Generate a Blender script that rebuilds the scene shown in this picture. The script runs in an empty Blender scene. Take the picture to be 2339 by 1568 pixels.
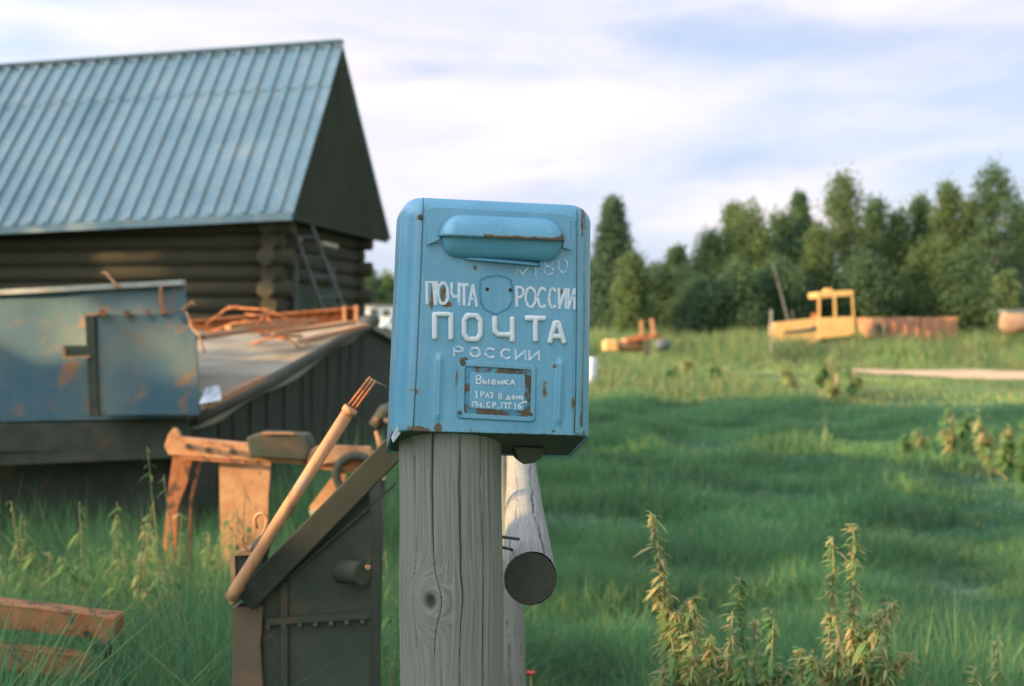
import bpy, math, random
import numpy as np
from mathutils import Vector, Matrix
R=math.radians
random.seed(7); rng=np.random.default_rng(11)
sc=bpy.context.scene; COL=sc.collection
# ---------------------------------------------------------------- camera
H=1.5; F=3249.0; CX=1169.5; HY=750.0           # photo measures: focal in picture units, horizon row
cd=bpy.data.cameras.new('camera'); cam=bpy.data.objects.new('camera',cd); COL.objects.link(cam)
cam.location=(0,0,H); cam.rotation_euler=(R(90),0,0); cd.lens=50; cd.sensor_width=36
cd.shift_y=-(784-HY)/2339; cd.clip_end=3000; cd.clip_start=.05
cd.dof.use_dof=True; cd.dof.focus_distance=2.36; cd.dof.aperture_fstop=5.2
sc.camera=cam
def P(px,py,Y): return Vector(((px-CX)/F*Y, Y, H-(py-HY)/F*Y))
# ---------------------------------------------------------------- light
SUN_AZ=R(252); SUN_EL=R(14)
sdir=Vector((math.sin(SUN_AZ)*math.cos(SUN_EL), math.cos(SUN_AZ)*math.cos(SUN_EL), math.sin(SUN_EL)))
sl=bpy.data.lights.new('sun','SUN'); so=bpy.data.objects.new('sun',sl); COL.objects.link(so)
sl.energy=4.9; sl.angle=R(.6); sl.color=(1,.66,.34)
so.rotation_euler=sdir.to_track_quat('Z','Y').to_euler(); so.location=(-20,-12,12)
sc.view_settings.view_transform='Standard'; sc.view_settings.look='None'; sc.view_settings.gamma=1
sc.view_settings.exposure=1.0
w=bpy.data.worlds.new('World'); sc.world=w; w.use_nodes=True
nt=w.node_tree; nt.nodes.clear(); N=nt.nodes.new; L=nt.links.new
out=N('ShaderNodeOutputWorld'); bg=N('ShaderNodeBackground'); L(bg.outputs[0],out.inputs[0]); bg.inputs[1].default_value=.1
sky=N('ShaderNodeTexSky'); sky.sky_type='NISHITA'; sky.sun_disc=False; sky.sun_elevation=SUN_EL; sky.sun_rotation=SUN_AZ
sky.air_density=1.0; sky.dust_density=1.0; sky.ozone_density=1.5
tc=N('ShaderNodeTexCoord'); mp=N('ShaderNodeMapping'); mp.inputs['Scale'].default_value=(1.3,1.3,5.5); mp.inputs['Location'].default_value=(.3,.35,.25)
mp.inputs['Rotation'].default_value=(0,R(-6),0)
L(tc.outputs['Generated'],mp.inputs[0])
nz=N('ShaderNodeTexNoise'); nz.inputs['Scale'].default_value=1.55; nz.inputs['Detail'].default_value=6; nz.inputs['Roughness'].default_value=.5; nz.inputs['Distortion'].default_value=.35
L(mp.outputs[0],nz.inputs['Vector'])
cr=N('ShaderNodeValToRGB'); cr.color_ramp.elements[0].position=.40; cr.color_ramp.elements[1].position=.66
L(nz.outputs['Fac'],cr.inputs[0])
sx=N('ShaderNodeSeparateXYZ'); L(tc.outputs['Generated'],sx.inputs[0])
# clouds stand thicker low over the horizon and thin out higher up
mr=N('ShaderNodeMapRange'); mr.inputs[1].default_value=.0; mr.inputs[2].default_value=.3; mr.inputs[3].default_value=.45; mr.inputs[4].default_value=.0
L(sx.outputs['Z'],mr.inputs[0])
mx=N('ShaderNodeMath'); mx.operation='MULTIPLY_ADD'; mx.use_clamp=True; L(cr.outputs[0],mx.inputs[0]); mx.inputs[1].default_value=.9; L(mr.outputs[0],mx.inputs[2])
mc=N('ShaderNodeMix'); mc.data_type='RGBA'; L(mx.outputs[0],mc.inputs[0])
skm=N('ShaderNodeMix'); skm.data_type='RGBA'; skm.blend_type='MIX'; skm.inputs[0].default_value=.7
L(sky.outputs[0],skm.inputs[6]); skm.inputs[7].default_value=(2.7,3.75,5.7,1)
L(skm.outputs[2],mc.inputs[6]); mc.inputs[7].default_value=(5.6,5.45,5.85,1)
# clouds on the sun's side of the sky are brighter
vd=N('ShaderNodeVectorMath'); vd.operation='DOT_PRODUCT'; L(tc.outputs['Generated'],vd.inputs[0]); vd.inputs[1].default_value=tuple(sdir)
sm=N('ShaderNodeMapRange'); sm.interpolation_type='SMOOTHSTEP'; L(vd.outputs['Value'],sm.inputs[0]); sm.inputs[1].default_value=-.1; sm.inputs[2].default_value=.9; sm.inputs[3].default_value=1; sm.inputs[4].default_value=3.5
bgm=N('ShaderNodeMath'); bgm.operation='MULTIPLY'; L(sm.outputs[0],bgm.inputs[0]); bgm.inputs[1].default_value=.093; L(bgm.outputs[0],bg.inputs[1])
n2=N('ShaderNodeTexNoise'); n2.inputs['Scale'].default_value=3.1; n2.inputs['Detail'].default_value=5; L(mp.outputs[0],n2.inputs['Vector'])
c2=N('ShaderNodeValToRGB'); c2.color_ramp.elements[0].position=.38; c2.color_ramp.elements[0].color=(4.5,4.5,5.3,1); c2.color_ramp.elements[1].position=.5; c2.color_ramp.elements[1].color=(6.3,5.75,5.8,1)
L(n2.outputs['Fac'],c2.inputs[0]); L(c2.outputs[0],mc.inputs[7]); L(mc.outputs[2],bg.inputs[0])
# ---------------------------------------------------------------- mesh helpers
class MB:
    def __init__(s): s.v=[]; s.f=[]; s.sm=[]
    def add(s,vs,fs,smooth=False):
        o=len(s.v); s.v+= [tuple(v) for v in vs]; s.f+= [tuple(i+o for i in f) for f in fs]; s.sm+=[smooth]*len(fs); return s
    def hexa(s,p):  # 8 points: bottom 0-3 ccw, top 4-7
        return s.add(p,[(3,2,1,0),(4,5,6,7),(0,1,5,4),(1,2,6,5),(2,3,7,6),(3,0,4,7)])
    def box(s,c,d,rz=0,M=None):
        c=Vector(c); m=Matrix.Rotation(rz,3,'Z') if M is None else M
        q=[(-1,-1,-1),(1,-1,-1),(1,1,-1),(-1,1,-1),(-1,-1,1),(1,-1,1),(1,1,1),(-1,1,1)]
        return s.hexa([c+m@Vector((a*d[0]/2,b*d[1]/2,e*d[2]/2)) for a,b,e in q])
    def bar(s,a,b,w,h,up=(0,0,1)):
        a=Vector(a); b=Vector(b); d=(b-a).normalized(); u=Vector(up); x=d.cross(u).normalized(); z=x.cross(d).normalized()
        p=[]
        for e in (-1,1):
            for q,t in ((a,-1),(a,1),(b,1),(b,-1)): p.append(q+x*t*w/2+z*e*h/2)
        return s.hexa([p[0],p[1],p[2],p[3],p[4],p[5],p[6],p[7]])
    def tube(s,pts,r,n=12,caps=True,flat=1,up=None,rough=0):
        pts=[Vector(p) for p in pts]; k=len(pts); rs=r if hasattr(r,'__len__') else [r]*k
        vs=[]; prev=None
        for i,p in enumerate(pts):
            d=(pts[min(i+1,k-1)]-pts[max(i-1,0)]).normalized()
            if up is not None: a=Vector(up)
            else: a=prev if prev is not None else (Vector((0,0,1)) if abs(d.z)<.9 else Vector((1,0,0)))
            x=(a-d*a.dot(d)).normalized(); y=d.cross(x).normalized(); prev=x
            for j in range(n):
                t=2*math.pi*j/n; q=rs[i]*(1+(random.uniform(-rough,rough) if rough else 0))
                vs.append(p+x*math.cos(t)*q*flat+y*math.sin(t)*q)
        fs=[(i*n+j,i*n+(j+1)%n,(i+1)*n+(j+1)%n,(i+1)*n+j) for i in range(k-1) for j in range(n)]
        s.add(vs,fs,True)
        if caps: 
            o=len(s.v)-len(vs); s.f+=[tuple(o+j for j in reversed(range(n))),tuple(o+(k-1)*n+j for j in range(n))]; s.sm+=[False,False]
        return s
    def poly(s,pts,off):   # closed outline pts (list of Vector), extruded by vector off
        n=len(pts); off=Vector(off)
        return s.add([Vector(p) for p in pts]+[Vector(p)+off for p in pts],[tuple(range(n)),tuple(reversed(range(n,2*n)))]+[(i,i+n,(i+1)%n+n,(i+1)%n) for i in range(n)])
    def sheet(s,p00,p10,p11,p01,nu,nv,th=0,fn=None):
        p00,p10,p11,p01=map(Vector,(p00,p10,p11,p01)); nrm=(p10-p00).cross(p01-p00).normalized(); vs=[]
        for j in range(nv+1):
            for i in range(nu+1):
                u=i/nu;v=j/nv; p=(p00*(1-u)+p10*u)*(1-v)+(p01*(1-u)+p11*u)*v
                vs.append(p+(nrm*fn(u,v) if fn else Vector()))
        m=nu+1; fs=[(j*m+i,j*m+i+1,(j+1)*m+i+1,(j+1)*m+i) for j in range(nv) for i in range(nu)]
        if th:
            K=len(vs); vs+=[v-nrm*th for v in vs]; fs+=[tuple(reversed([q+K for q in f])) for f in fs]
            bd=[i for i in range(m)]+[j*m+nu for j in range(1,nv+1)]+[nv*m+i for i in range(nu-1,-1,-1)]+[j*m for j in range(nv-1,0,-1)]
            fs+=[(bd[q],bd[q]+K,bd[(q+1)%len(bd)]+K,bd[(q+1)%len(bd)]) for q in range(len(bd))]
        return s.add(vs,fs)
    def build(s,name,mat,parent=None,bevel=0,attrs=None,loc=None):
        me=bpy.data.meshes.new(name)
        vs=s.v
        if loc is not None: vs=[tuple(Vector(v)-Vector(loc)) for v in vs]
        me.from_pydata(vs,[],s.f); me.update()
        me.polygons.foreach_set('use_smooth',s.sm)
        o=bpy.data.objects.new(name,me); COL.objects.link(o); me.materials.append(mat)
        if loc is not None: o.location=loc
        if parent is not None:
            o.parent=parent
            if loc is None and parent.type=='EMPTY' and parent.get('_w'): o.location=-Vector(parent.location)
        if attrs:
            for k,a in attrs.items():
                at=me.attributes.new(k,'FLOAT','POINT'); at.data.foreach_set('value',np.asarray(a,dtype=np.float32))
        if bevel:
            b=o.modifiers.new('bevel','BEVEL'); b.width=bevel; b.segments=2; b.limit_method='ANGLE'
        return o
def tag(o,label,cat,group=None,kind=None):
    if label: o['label']=label
    if cat: o['category']=cat
    if group: o['group']=group
    if kind: o['kind']=kind
    return o
def thing(name,label,cat,loc=(0,0,0),group=None):   # parts are given in world coordinates and re-based on the empty
    e=bpy.data.objects.new(name,None); COL.objects.link(e); e.location=loc; e.empty_display_size=.1; e['_w']=True
    return tag(e,label,cat,group)
def npmesh(name,V,Fq,mat,parent=None,smooth=False,attrs=None):  # quads or tris array
    me=bpy.data.meshes.new(name); k=Fq.shape[1]
    me.vertices.add(len(V)); me.vertices.foreach_set('co',V.astype(np.float32).ravel())
    me.loops.add(Fq.size); me.loops.foreach_set('vertex_index',Fq.astype(np.int32).ravel())
    me.polygons.add(len(Fq)); me.polygons.foreach_set('loop_start',np.arange(0,Fq.size,k,dtype=np.int32))
    me.polygons.foreach_set('use_smooth',np.full(len(Fq),smooth))
    me.update(calc_edges=True)
    if attrs:
        for n_,a in attrs.items():
            at=me.attributes.new(n_,'FLOAT','POINT'); at.data.foreach_set('value',np.asarray(a,dtype=np.float32))
    me.materials.append(mat); o=bpy.data.objects.new(name,me); COL.objects.link(o)
    if parent is not None:
        o.parent=parent
        if parent.get('_w'): o.location=-Vector(parent.location)
    return o
# ---------------------------------------------------------------- materials
class NT:
    def __init__(s,name):
        s.m=bpy.data.materials.new(name); s.m.use_nodes=True; s.t=s.m.node_tree; s.b=s.t.nodes['Principled BSDF']; s.o=s.t.nodes['Material Output']
    def n(s,ty,**kw):
        a=s.t.nodes.new(ty)
        for k,v in kw.items(): setattr(a,k,v)
        return a
    def l(s,a,b): s.t.links.new(a,b)
    def coord(s,kind='Object',scale=(1,1,1),rot=(0,0,0)):
        t=s.n('ShaderNodeTexCoord'); m=s.n('ShaderNodeMapping'); m.inputs['Scale'].default_value=scale; m.inputs['Rotation'].default_value=rot
        s.l(t.outputs[kind],m.inputs[0]); return m.outputs[0]
    def noise(s,vec,scale,detail=6,rough=.6,dist=0):
        a=s.n('ShaderNodeTexNoise'); a.inputs['Scale'].default_value=scale; a.inputs['Detail'].default_value=detail; a.inputs['Roughness'].default_value=rough; a.inputs['Distortion'].default_value=dist
        s.l(vec,a.inputs['Vector']); return a.outputs['Fac']
    def ramp(s,fac,stops):
        a=s.n('ShaderNodeValToRGB'); e=a.color_ramp.elements
        while len(e)<len(stops): e.new(.5)
        for i,(p,c) in enumerate(stops):
            e[i].position=p; e[i].color=(c[0],c[1],c[2],1) if hasattr(c,'__len__') else (c,c,c,1)
        s.l(fac,a.inputs[0]); return a.outputs[0]
    def mix(s,fac,a,b,mode='MIX'):
        m=s.n('ShaderNodeMix',data_type='RGBA',blend_type=mode)
        for v,i in ((fac,0),(a,6),(b,7)):
            if hasattr(v,'is_output'): s.l(v,m.inputs[i])
            elif hasattr(v,'__len__'): m.inputs[i].default_value=(*v[:3],1)
            else: m.inputs[i].default_value=v
        return m.outputs[2]
    def math(s,op,a,b=0,c=None,clamp=False):
        m=s.n('ShaderNodeMath',operation=op,use_clamp=clamp)
        for i,v in enumerate((a,b,c)):
            if v is None: continue
            if hasattr(v,'is_output'): s.l(v,m.inputs[i])
            else: m.inputs[i].default_value=v
        return m.outputs[0]
    def bump(s,h,strength=.3,dist=.01):
        b=s.n('ShaderNodeBump'); b.inputs['Strength'].default_value=strength; b.inputs['Distance'].default_value=dist
        s.l(h,b.inputs['Height']); s.l(b.outputs[0],s.b.inputs['Normal'])
    def fin(s,col,rough=.8,metal=0,spec=.3):
        if hasattr(col,'is_output'): s.l(col,s.b.inputs['Base Color'])
        else: s.b.inputs['Base Color'].default_value=(*col,1)
        if hasattr(rough,'is_output'): s.l(rough,s.b.inputs['Roughness'])
        else: s.b.inputs['Roughness'].default_value=rough
        s.b.inputs['Metallic'].default_value=metal; s.b.inputs['Specular IOR Level'].default_value=spec
        return s.m
def simple(name,c1,c2,scale=6,stretch=(1,1,1),rough=.85,bump=.3,bd=.01,spots=None,metal=0,spec=.3,fine=None):
    m=NT(name); v=m.coord('Object',stretch); f=m.noise(v,scale,8,.62)
    col=m.ramp(f,[(.3,c1),(.7,c2)])
    if fine:
        g=m.noise(m.coord('Object',stretch),scale*9,4,.6); col=m.mix(m.ramp(g,[(.35,0),(.65,fine)]),col,[q*.35 for q in c1])
    for sp in (spots or []):
        c,ss,th,so_=sp; g=m.noise(m.coord('Object'),ss,8,.65); col=m.mix(m.ramp(g,[(th,0),(th+so_,1)]),col,c)
    m.bump(f,bump,bd); return m.fin(col,rough,metal,spec)
RUST1=(.30,.105,.035); RUST2=(.50,.20,.08)
M={}
M['rust']=simple('rust',RUST1,RUST2,22,rough=.95,bump=.9,bd=.006,spots=[((.12,.07,.04),14,.52,.1),((.58,.33,.18),5,.6,.15)])
M['rust_dark']=simple('dark_rust',(.055,.065,.045),(.11,.10,.065),10,rough=.85,bump=.4,bd=.004,spots=[((.2,.1,.05),7,.62,.15)])
M['rust_light']=simple('pale_rust',(.44,.20,.08),(.62,.34,.155),16,rough=.88,bump=.7,bd=.005,spots=[((.26,.10,.045),9,.55,.1),((.10,.065,.035),17,.62,.08),((.62,.44,.28),7,.66,.08)])
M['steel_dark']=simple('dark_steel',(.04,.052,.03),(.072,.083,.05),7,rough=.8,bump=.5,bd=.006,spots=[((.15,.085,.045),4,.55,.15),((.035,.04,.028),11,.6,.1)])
M['planked']=simple('dark_boards',(.045,.054,.033),(.08,.085,.052),3,stretch=(1,5,.4),rough=.9,bump=.6,bd=.01,fine=.5)  # dark boards of the shed side wall
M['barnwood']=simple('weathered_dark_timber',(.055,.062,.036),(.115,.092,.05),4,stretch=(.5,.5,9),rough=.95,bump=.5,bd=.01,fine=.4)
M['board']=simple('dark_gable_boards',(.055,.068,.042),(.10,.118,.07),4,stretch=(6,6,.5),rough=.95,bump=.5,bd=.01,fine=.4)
M['palewood']=simple('pale_wood',(.34,.31,.2),(.5,.45,.3),5,stretch=(1,1,6),rough=.9,bump=.3,bd=.004)
M['greywood']=simple('grey_ladder_wood',(.10,.12,.10),(.16,.18,.155),6,stretch=(6,6,1),rough=.9)
M['felt']=simple('old_roofing_felt',(.24,.215,.15),(.38,.33,.22),1.6,rough=.95,bump=.35,bd=.02,spots=[((.12,.12,.08),3,.6,.12),((.38,.34,.25),6,.62,.1)])
M['orangewood']=simple('orange_brown_timber',(.36,.18,.08),(.52,.28,.13),5,stretch=(2,6,6),rough=.9,bump=.4,bd=.006,spots=[((.2,.1,.05),8,.6,.12)])
M['white']=simple('white_paint',(.6,.62,.6),(.75,.76,.74),8,rough=.7,bump=.1)
M['yellow']=simple('faded_yellow_paint',(.56,.33,.10),(.66,.42,.15),2.5,rough=.6,bump=.1,spots=[((.40,.2,.07),3,.62,.12)])
M['redrust']=simple('red_rusty_paint',(.34,.13,.08),(.42,.22,.11),1.2,rough=.85,bump=.2,spots=[((.55,.38,.17),.9,.52,.08)])
M['black']=simple('black_rubber',(.03,.035,.03),(.05,.055,.045),8,rough=.9)
M['bark']=simple('bark',(.12,.11,.08),(.28,.27,.22),6,stretch=(1,1,.4),rough=.95,bump=.5)
M['sand']=simple('pale_sand_road',(.46,.32,.18),(.58,.42,.24),1.2,rough=.95,bump=.2,spots=[((.18,.22,.1),.9,.62,.08)])
M['glassdark']=simple('dark_opening',(.04,.06,.045),(.06,.08,.06),8,rough=.7)
def leafmat(name,cols,trans=.35,attr=True):
    m=NT(name); g=m.n('ShaderNodeNewGeometry'); c=m.ramp(g.outputs['Random Per Island'],[(i/(len(cols)-1),k) for i,k in enumerate(cols)])
    if attr:
        a=m.n('ShaderNodeAttribute',attribute_name='tone'); c=m.mix(1,c,m.ramp(a.outputs['Fac'],[(0,(.55,.6,.62)),(1,(1.25,1.4,1.15))]),'MULTIPLY')
    m.fin(c,.75,0,.25)
    tr=m.n('ShaderNodeBsdfTranslucent'); m.l(c,tr.inputs[0]); ms=m.n('ShaderNodeMixShader'); ms.inputs[0].default_value=trans
    m.l(m.b.outputs[0],ms.inputs[1]); m.l(tr.outputs[0],ms.inputs[2]); m.l(ms.outputs[0],m.o.inputs[0]); return m.m
M['grass']=leafmat('grass_blades',[(.09,.2,.10),(.105,.235,.115),(.13,.265,.12),(.19,.30,.12),(.28,.33,.13)],.5)
M['drygrass']=leafmat('tall_meadow_grass',[(.11,.23,.10),(.16,.27,.11),(.26,.30,.12),(.42,.32,.16)],.5)
M['tallgrass']=leafmat('tall_green_grass',[(.08,.21,.11),(.11,.26,.12),(.17,.32,.13),(.26,.34,.13),(.4,.35,.16)],.45)
M['birch']=leafmat('birch_leaves',[(.12,.18,.085),(.155,.215,.09),(.24,.27,.10)],.6)
M['dark_leaf']=leafmat('dark_leaves',[(.09,.155,.085),(.11,.175,.09),(.16,.21,.09)],.55)
M['needle']=leafmat('spruce_needles',[(.065,.115,.07),(.08,.13,.075),(.10,.145,.075)],.3)
M['weed']=leafmat('dry_weed_leaves',[(.18,.34,.11),(.32,.42,.14),(.5,.46,.19),(.62,.46,.22)],.5,False)
M['weedgreen']=leafmat('green_weed_leaves',[(.08,.2,.07),(.15,.3,.09),(.28,.36,.12)],.45,False)
M['stem']=simple('dry_stem',(.2,.2,.09),(.36,.28,.13),20,rough=.9)
M['red_petal']=simple('red_petal',(.65,.06,.05),(.8,.12,.08),20,rough=.6)
# blue enamel of the mailbox: chips and rust follow the 'rust' attribute
def paintmat(name,c1,c2,rough=.33):
    m=NT(name); v=m.coord('Object'); f=m.noise(v,9,6,.55); col=m.ramp(f,[(.3,c1),(.7,c2)])
    f2=m.noise(v,160,3,.7); col=m.mix(m.ramp(f2,[(.3,.0),(.75,.12)]),col,(.05,.2,.3))
    streak=m.noise(m.coord('Object',(60,60,3)),3,5,.6); col=m.mix(m.ramp(streak,[(.5,0),(.8,.25)]),col,(.3,.5,.55))
    f3=m.noise(v,22,7,.7); col=m.mix(m.ramp(f3,[(.5,0),(.72,.35)]),col,(.2,.42,.5)); col=m.mix(m.ramp(m.noise(v,35,7,.7),[(.56,0),(.7,.3)]),col,(.09,.24,.28))
    a=m.n('ShaderNodeAttribute',attribute_name='rust'); n1=m.noise(v,70,8,.7)
    s_=m.math('MULTIPLY_ADD',n1,1.1,m.math('MULTIPLY',a.outputs['Fac'],1.0)); msk=m.ramp(s_,[(.86,0),(.93,1)])
    rc=m.ramp(m.noise(v,120,4,.6),[(.3,(.07,.065,.04)),(.6,(.17,.10,.05)),(.8,(.32,.2,.09))])
    halo=m.ramp(s_,[(.68,0),(.9,.7)]); col=m.mix(halo,col,(.17,.27,.22)); col=m.mix(msk,col,rc)
    h=m.math('MULTIPLY_ADD',msk,-.5,m.math('MULTIPLY',f2,.12)); m.bump(h,.35,.002)
    return m.fin(col,m.ramp(msk,[(0,rough),(1,.9)]),0,.8)
M['blue']=paintmat('blue_enamel',(.085,.28,.365),(.13,.355,.435))
def lettermat(name,wear):
    m=NT(name); v=m.coord('Object'); n1=m.noise(v,90,6,.75)
    col=m.mix(m.ramp(n1,[(wear-.06,0),(wear+.08,1)]),(.62,.67,.64),(.11,.38,.54)); m.bump(n1,.2,.001); return m.fin(col,.6)
M['letter']=lettermat('white_stencil_paint',.6); M['letter_worn']=lettermat('worn_white_paint',.53)
def boldmat():
    m=NT('thick_white_letter_paint'); v=m.coord('Object'); n1=m.noise(v,140,6,.7)
    col=m.mix(m.ramp(n1,[(.66,0),(.72,1)]),m.ramp(m.noise(v,25,4),[(.3,(.56,.6,.56)),(.7,(.7,.73,.69))]),(.12,.1,.06)); m.bump(n1,.25,.001); return m.fin(col,.6)
M['bold']=boldmat()
def roofmat():
    m=NT('blue_grey_sheet_roof'); v=m.coord('Object'); f=m.noise(v,1.2,6,.6)
    col=m.ramp(f,[(.3,(.165,.265,.26)),(.6,(.23,.335,.32)),(.78,(.42,.40,.32))])
    s2=m.noise(m.coord('Object',(5,5,.6)),2.5,5,.6); col=m.mix(m.ramp(s2,[(.5,0),(.75,.65)]),col,(.42,.38,.29)); m.bump(m.noise(v,14,4),.08,.01); return m.fin(col,.5,.15,.5)
M['roof']=roofmat()
def panelmat():
    m=NT('faded_blue_rusty_steel'); v=m.coord('Object'); f=m.noise(v,1.6,5,.55)
    col=m.ramp(f,[(.35,(.06,.13,.145)),(.5,(.10,.16,.15)),(.62,(.16,.2,.155)),(.72,(.21,.2,.13))])
    n2=m.noise(v,7,8,.7); col=m.mix(m.ramp(n2,[(.56,0),(.66,.85)]),col,(.28,.15,.07)); a=m.n('ShaderNodeAttribute',attribute_name='rust')
    s_=m.math('MULTIPLY_ADD',m.noise(v,18,8,.7),.9,a.outputs['Fac']); col=m.mix(m.ramp(s_,[(.78,0),(.95,1)]),col,(.3,.16,.08))
    m.bump(n2,.3,.006); return m.fin(col,.65,.1,.4)
M['panel']=panelmat()
def postmat(name,light,dark,warm):
    m=NT(name); uv=m.n('ShaderNodeAttribute',attribute_name='gu'); vv=m.n('ShaderNodeAttribute',attribute_name='gv')
    cb=m.n('ShaderNodeCombineXYZ'); m.l(uv.outputs['Fac'],cb.inputs[0]); m.l(vv.outputs['Fac'],cb.inputs[1])
    def mp_(sx_,sy_): 
        q=m.n('ShaderNodeMapping'); q.inputs['Scale'].default_value=(sx_,sy_,1); m.l(cb.outputs[0],q.inputs[0]); return q.outputs[0]
    g1=m.noise(mp_(110,1.3),2.6,8,.7,.05); g2=m.noise(mp_(260,3),1.6,4,.6); big=m.noise(mp_(9,2.5),1.2,4,.6); speck=m.noise(mp_(60,22),3,4,.7)
    col=m.ramp(g1,[(.3,dark),(.62,light)]); col=m.mix(m.ramp(g2,[(.36,.5),(.52,0)]),col,[q*.45 for q in dark])
    col=m.mix(m.ramp(big,[(.45,0),(.75,.45)]),col,warm); col=m.mix(m.ramp(speck,[(.62,0),(.7,.7)]),col,[q*.5 for q in dark])
    a=m.n('ShaderNodeAttribute',attribute_name='crack'); col=m.mix(a.outputs['Fac'],col,(.02,.022,.016))
    m.bump(m.math('ADD',g1,m.math('MULTIPLY',g2,.6)),.45,.002); return m.fin(col,.9,0,.2)
M['post']=postmat('weathered_grey_post_wood',(.27,.262,.19),(.165,.175,.125),(.195,.20,.15))
M['log']=postmat('pale_rail_wood',(.35,.33,.26),(.21,.22,.175),(.30,.26,.19))  # paler grain colours than the thick post
def endmat():
    m=NT('dark_end_grain'); t=m.coord('Object'); w_=m.n('ShaderNodeTexWave',wave_type='RINGS',rings_direction='Y'); w_.inputs['Scale'].default_value=60; w_.inputs['Distortion'].default_value=3; w_.inputs['Detail'].default_value=4; w_.inputs['Detail Scale'].default_value=2
    q=m.n('ShaderNodeMapping'); m.l(t,q.inputs[0]); c_=P(1211,1322,2.60); q.inputs['Location'].default_value=tuple(-c_); m.l(q.outputs[0],w_.inputs['Vector'])
    n_=m.noise(t,30); col=m.mix(w_.outputs['Fac'],(.06,.062,.04),(.10,.097,.065)); col=m.mix(m.ramp(n_,[(.4,0),(.7,.6)]),col,(.045,.05,.035)); m.bump(w_.outputs['Fac'],.4,.002); return m.fin(col,.95)
M['endgrain']=endmat()
# ---------------------------------------------------------------- ground
def sst(a,b,x):
    t=np.clip((x-a)/(b-a),0,1); return t*t*(3-2*t)
def gz(x,y):
    x=np.asarray(x,float); y=np.asarray(y,float)
    return .65*sst(50,64,y)+.05*np.sin(x*.45+1)*np.sin(y*.31)*sst(6,14,y)+.03*np.sin(x*1.3)*np.sin(y*.9+2)
xs=np.concatenate([-np.geomspace(900,32,16),np.linspace(-30,30,121),np.geomspace(32,900,16)]); ys=np.concatenate([-np.geomspace(900,22,16),np.linspace(-20,80,201),np.geomspace(82,1200,16)])
X,Y=np.meshgrid(xs,ys); V=np.stack([X,Y,gz(X,Y)],-1).reshape(-1,3); nx=len(xs); ny=len(ys)
i,j=np.meshgrid(np.arange(nx-1),np.arange(ny-1)); a=(j*nx+i).ravel(); Fq=np.stack([a,a+1,a+nx+1,a+nx],1)
M['soil']=simple('grassy_ground',(.07,.15,.085),(.10,.18,.09),1.5,rough=.95,bump=.4,bd=.03,spots=[((.10,.085,.045),.8,.62,.1)])
g=npmesh('ground',V,Fq,M['soil'],smooth=True); g['kind']='structure'
# road
rc=[(11.8,50.5),(13.5,47),(16,43.5),(19.5,40.5),(25,37.5),(40,34),(60,31)]
pp=[]; 
for k in range(len(rc)-1):
    for t in range(8): pp.append(Vector(rc[k]).lerp(Vector(rc[k+1]),t/8))
vs=[]; n_=7
for k,p in enumerate(pp):
    d=(pp[min(k+1,len(pp)-1)]-pp[max(k-1,0)]).normalized(); q=Vector((-d.y,d.x)); wd=(.5+2.6*min(1,k/14))
    for s_ in range(n_):
        o_=p+q*wd*(s_/(n_-1)*2-1)*(1+.06*math.sin(k*1.7)); vs.append((o_.x,o_.y,float(gz(o_.x,o_.y))+.035))
b=MB().add(vs,[(k*n_+s_,k*n_+s_+1,(k+1)*n_+s_+1,(k+1)*n_+s_) for k in range(len(pp)-1) for s_ in range(n_-1)],True)
b.build('road',M['sand'])['kind']='structure'
# ---------------------------------------------------------------- blades
def onroad(x,y):
    r=np.zeros(len(x),bool)
    for k in range(0,len(pp)-1):
        wd=(.5+2.6*min(1,k/14)); r|=((x-pp[k].x)**2+(y-pp[k].y)**2)<(wd)**2
    return r
def blades(name,x,y,h,wid,mat,lean=.35,tone=None,label=None,cat='grass'):
    k=~onroad(x,y); x=x[k];y=y[k];h=h[k];wid=wid[k]; tone=tone[k] if tone is not None else None
    n=len(x); z=gz(x,y)-.02; az=rng.uniform(0,2*np.pi,n); fa=rng.uniform(0,2*np.pi,n); ln=np.abs(rng.normal(lean,.28,n)); 
    dx=np.cos(az)*ln*h; dy=np.sin(az)*ln*h; wx=np.cos(fa)*wid/2; wy=np.sin(fa)*wid/2; hz=h*np.clip(1-ln*.35,.4,1)
    Vv=np.zeros((n,5,3)); B=np.stack([x,y,z],1)
    Vv[:,0]=B-np.stack([wx,wy,0*x],1); Vv[:,1]=B+np.stack([wx,wy,0*x],1)
    m_=B+np.stack([dx*.35,dy*.35,hz*.6],1); Vv[:,2]=m_+np.stack([wx,wy,0*x],1)*.8; Vv[:,3]=m_-np.stack([wx,wy,0*x],1)*.8
    Vv[:,4]=B+np.stack([dx,dy,hz],1)
    o=np.arange(n)*5; T=np.concatenate([np.stack([o,o+1,o+2],1),np.stack([o,o+2,o+3],1),np.stack([o+3,o+2,o+4],1)])
    if tone is None: tone=np.full(n,.5)
    ob=npmesh(name,Vv.reshape(-1,3),T,mat,attrs={'tone':np.repeat(tone,5)}); return tag(ob,label,cat,kind='stuff')
def vn(x,y,s,seed=0):   # cheap smooth noise 0..1
    r=np.random.default_rng(seed); v=0
    for k in range(7):
        a=r.uniform(0,6.28); q=r.uniform(.6,1.6)/s; v=v+np.sin((x*np.cos(a)+y*np.sin(a))*q*6.28+r.uniform(0,6.28))
    return np.clip(.5+v/7*1.0,0,1)
def wedge(n,y0,y1,pw=1.0,side=None,mg=.5):
    u=rng.uniform(0,1,n); y=(y0**(2*pw)+(y1**(2*pw)-y0**(2*pw))*u)**(1/(2*pw)); x=rng.uniform(-1,1,n)*(.37*y+mg); return x,y
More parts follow.
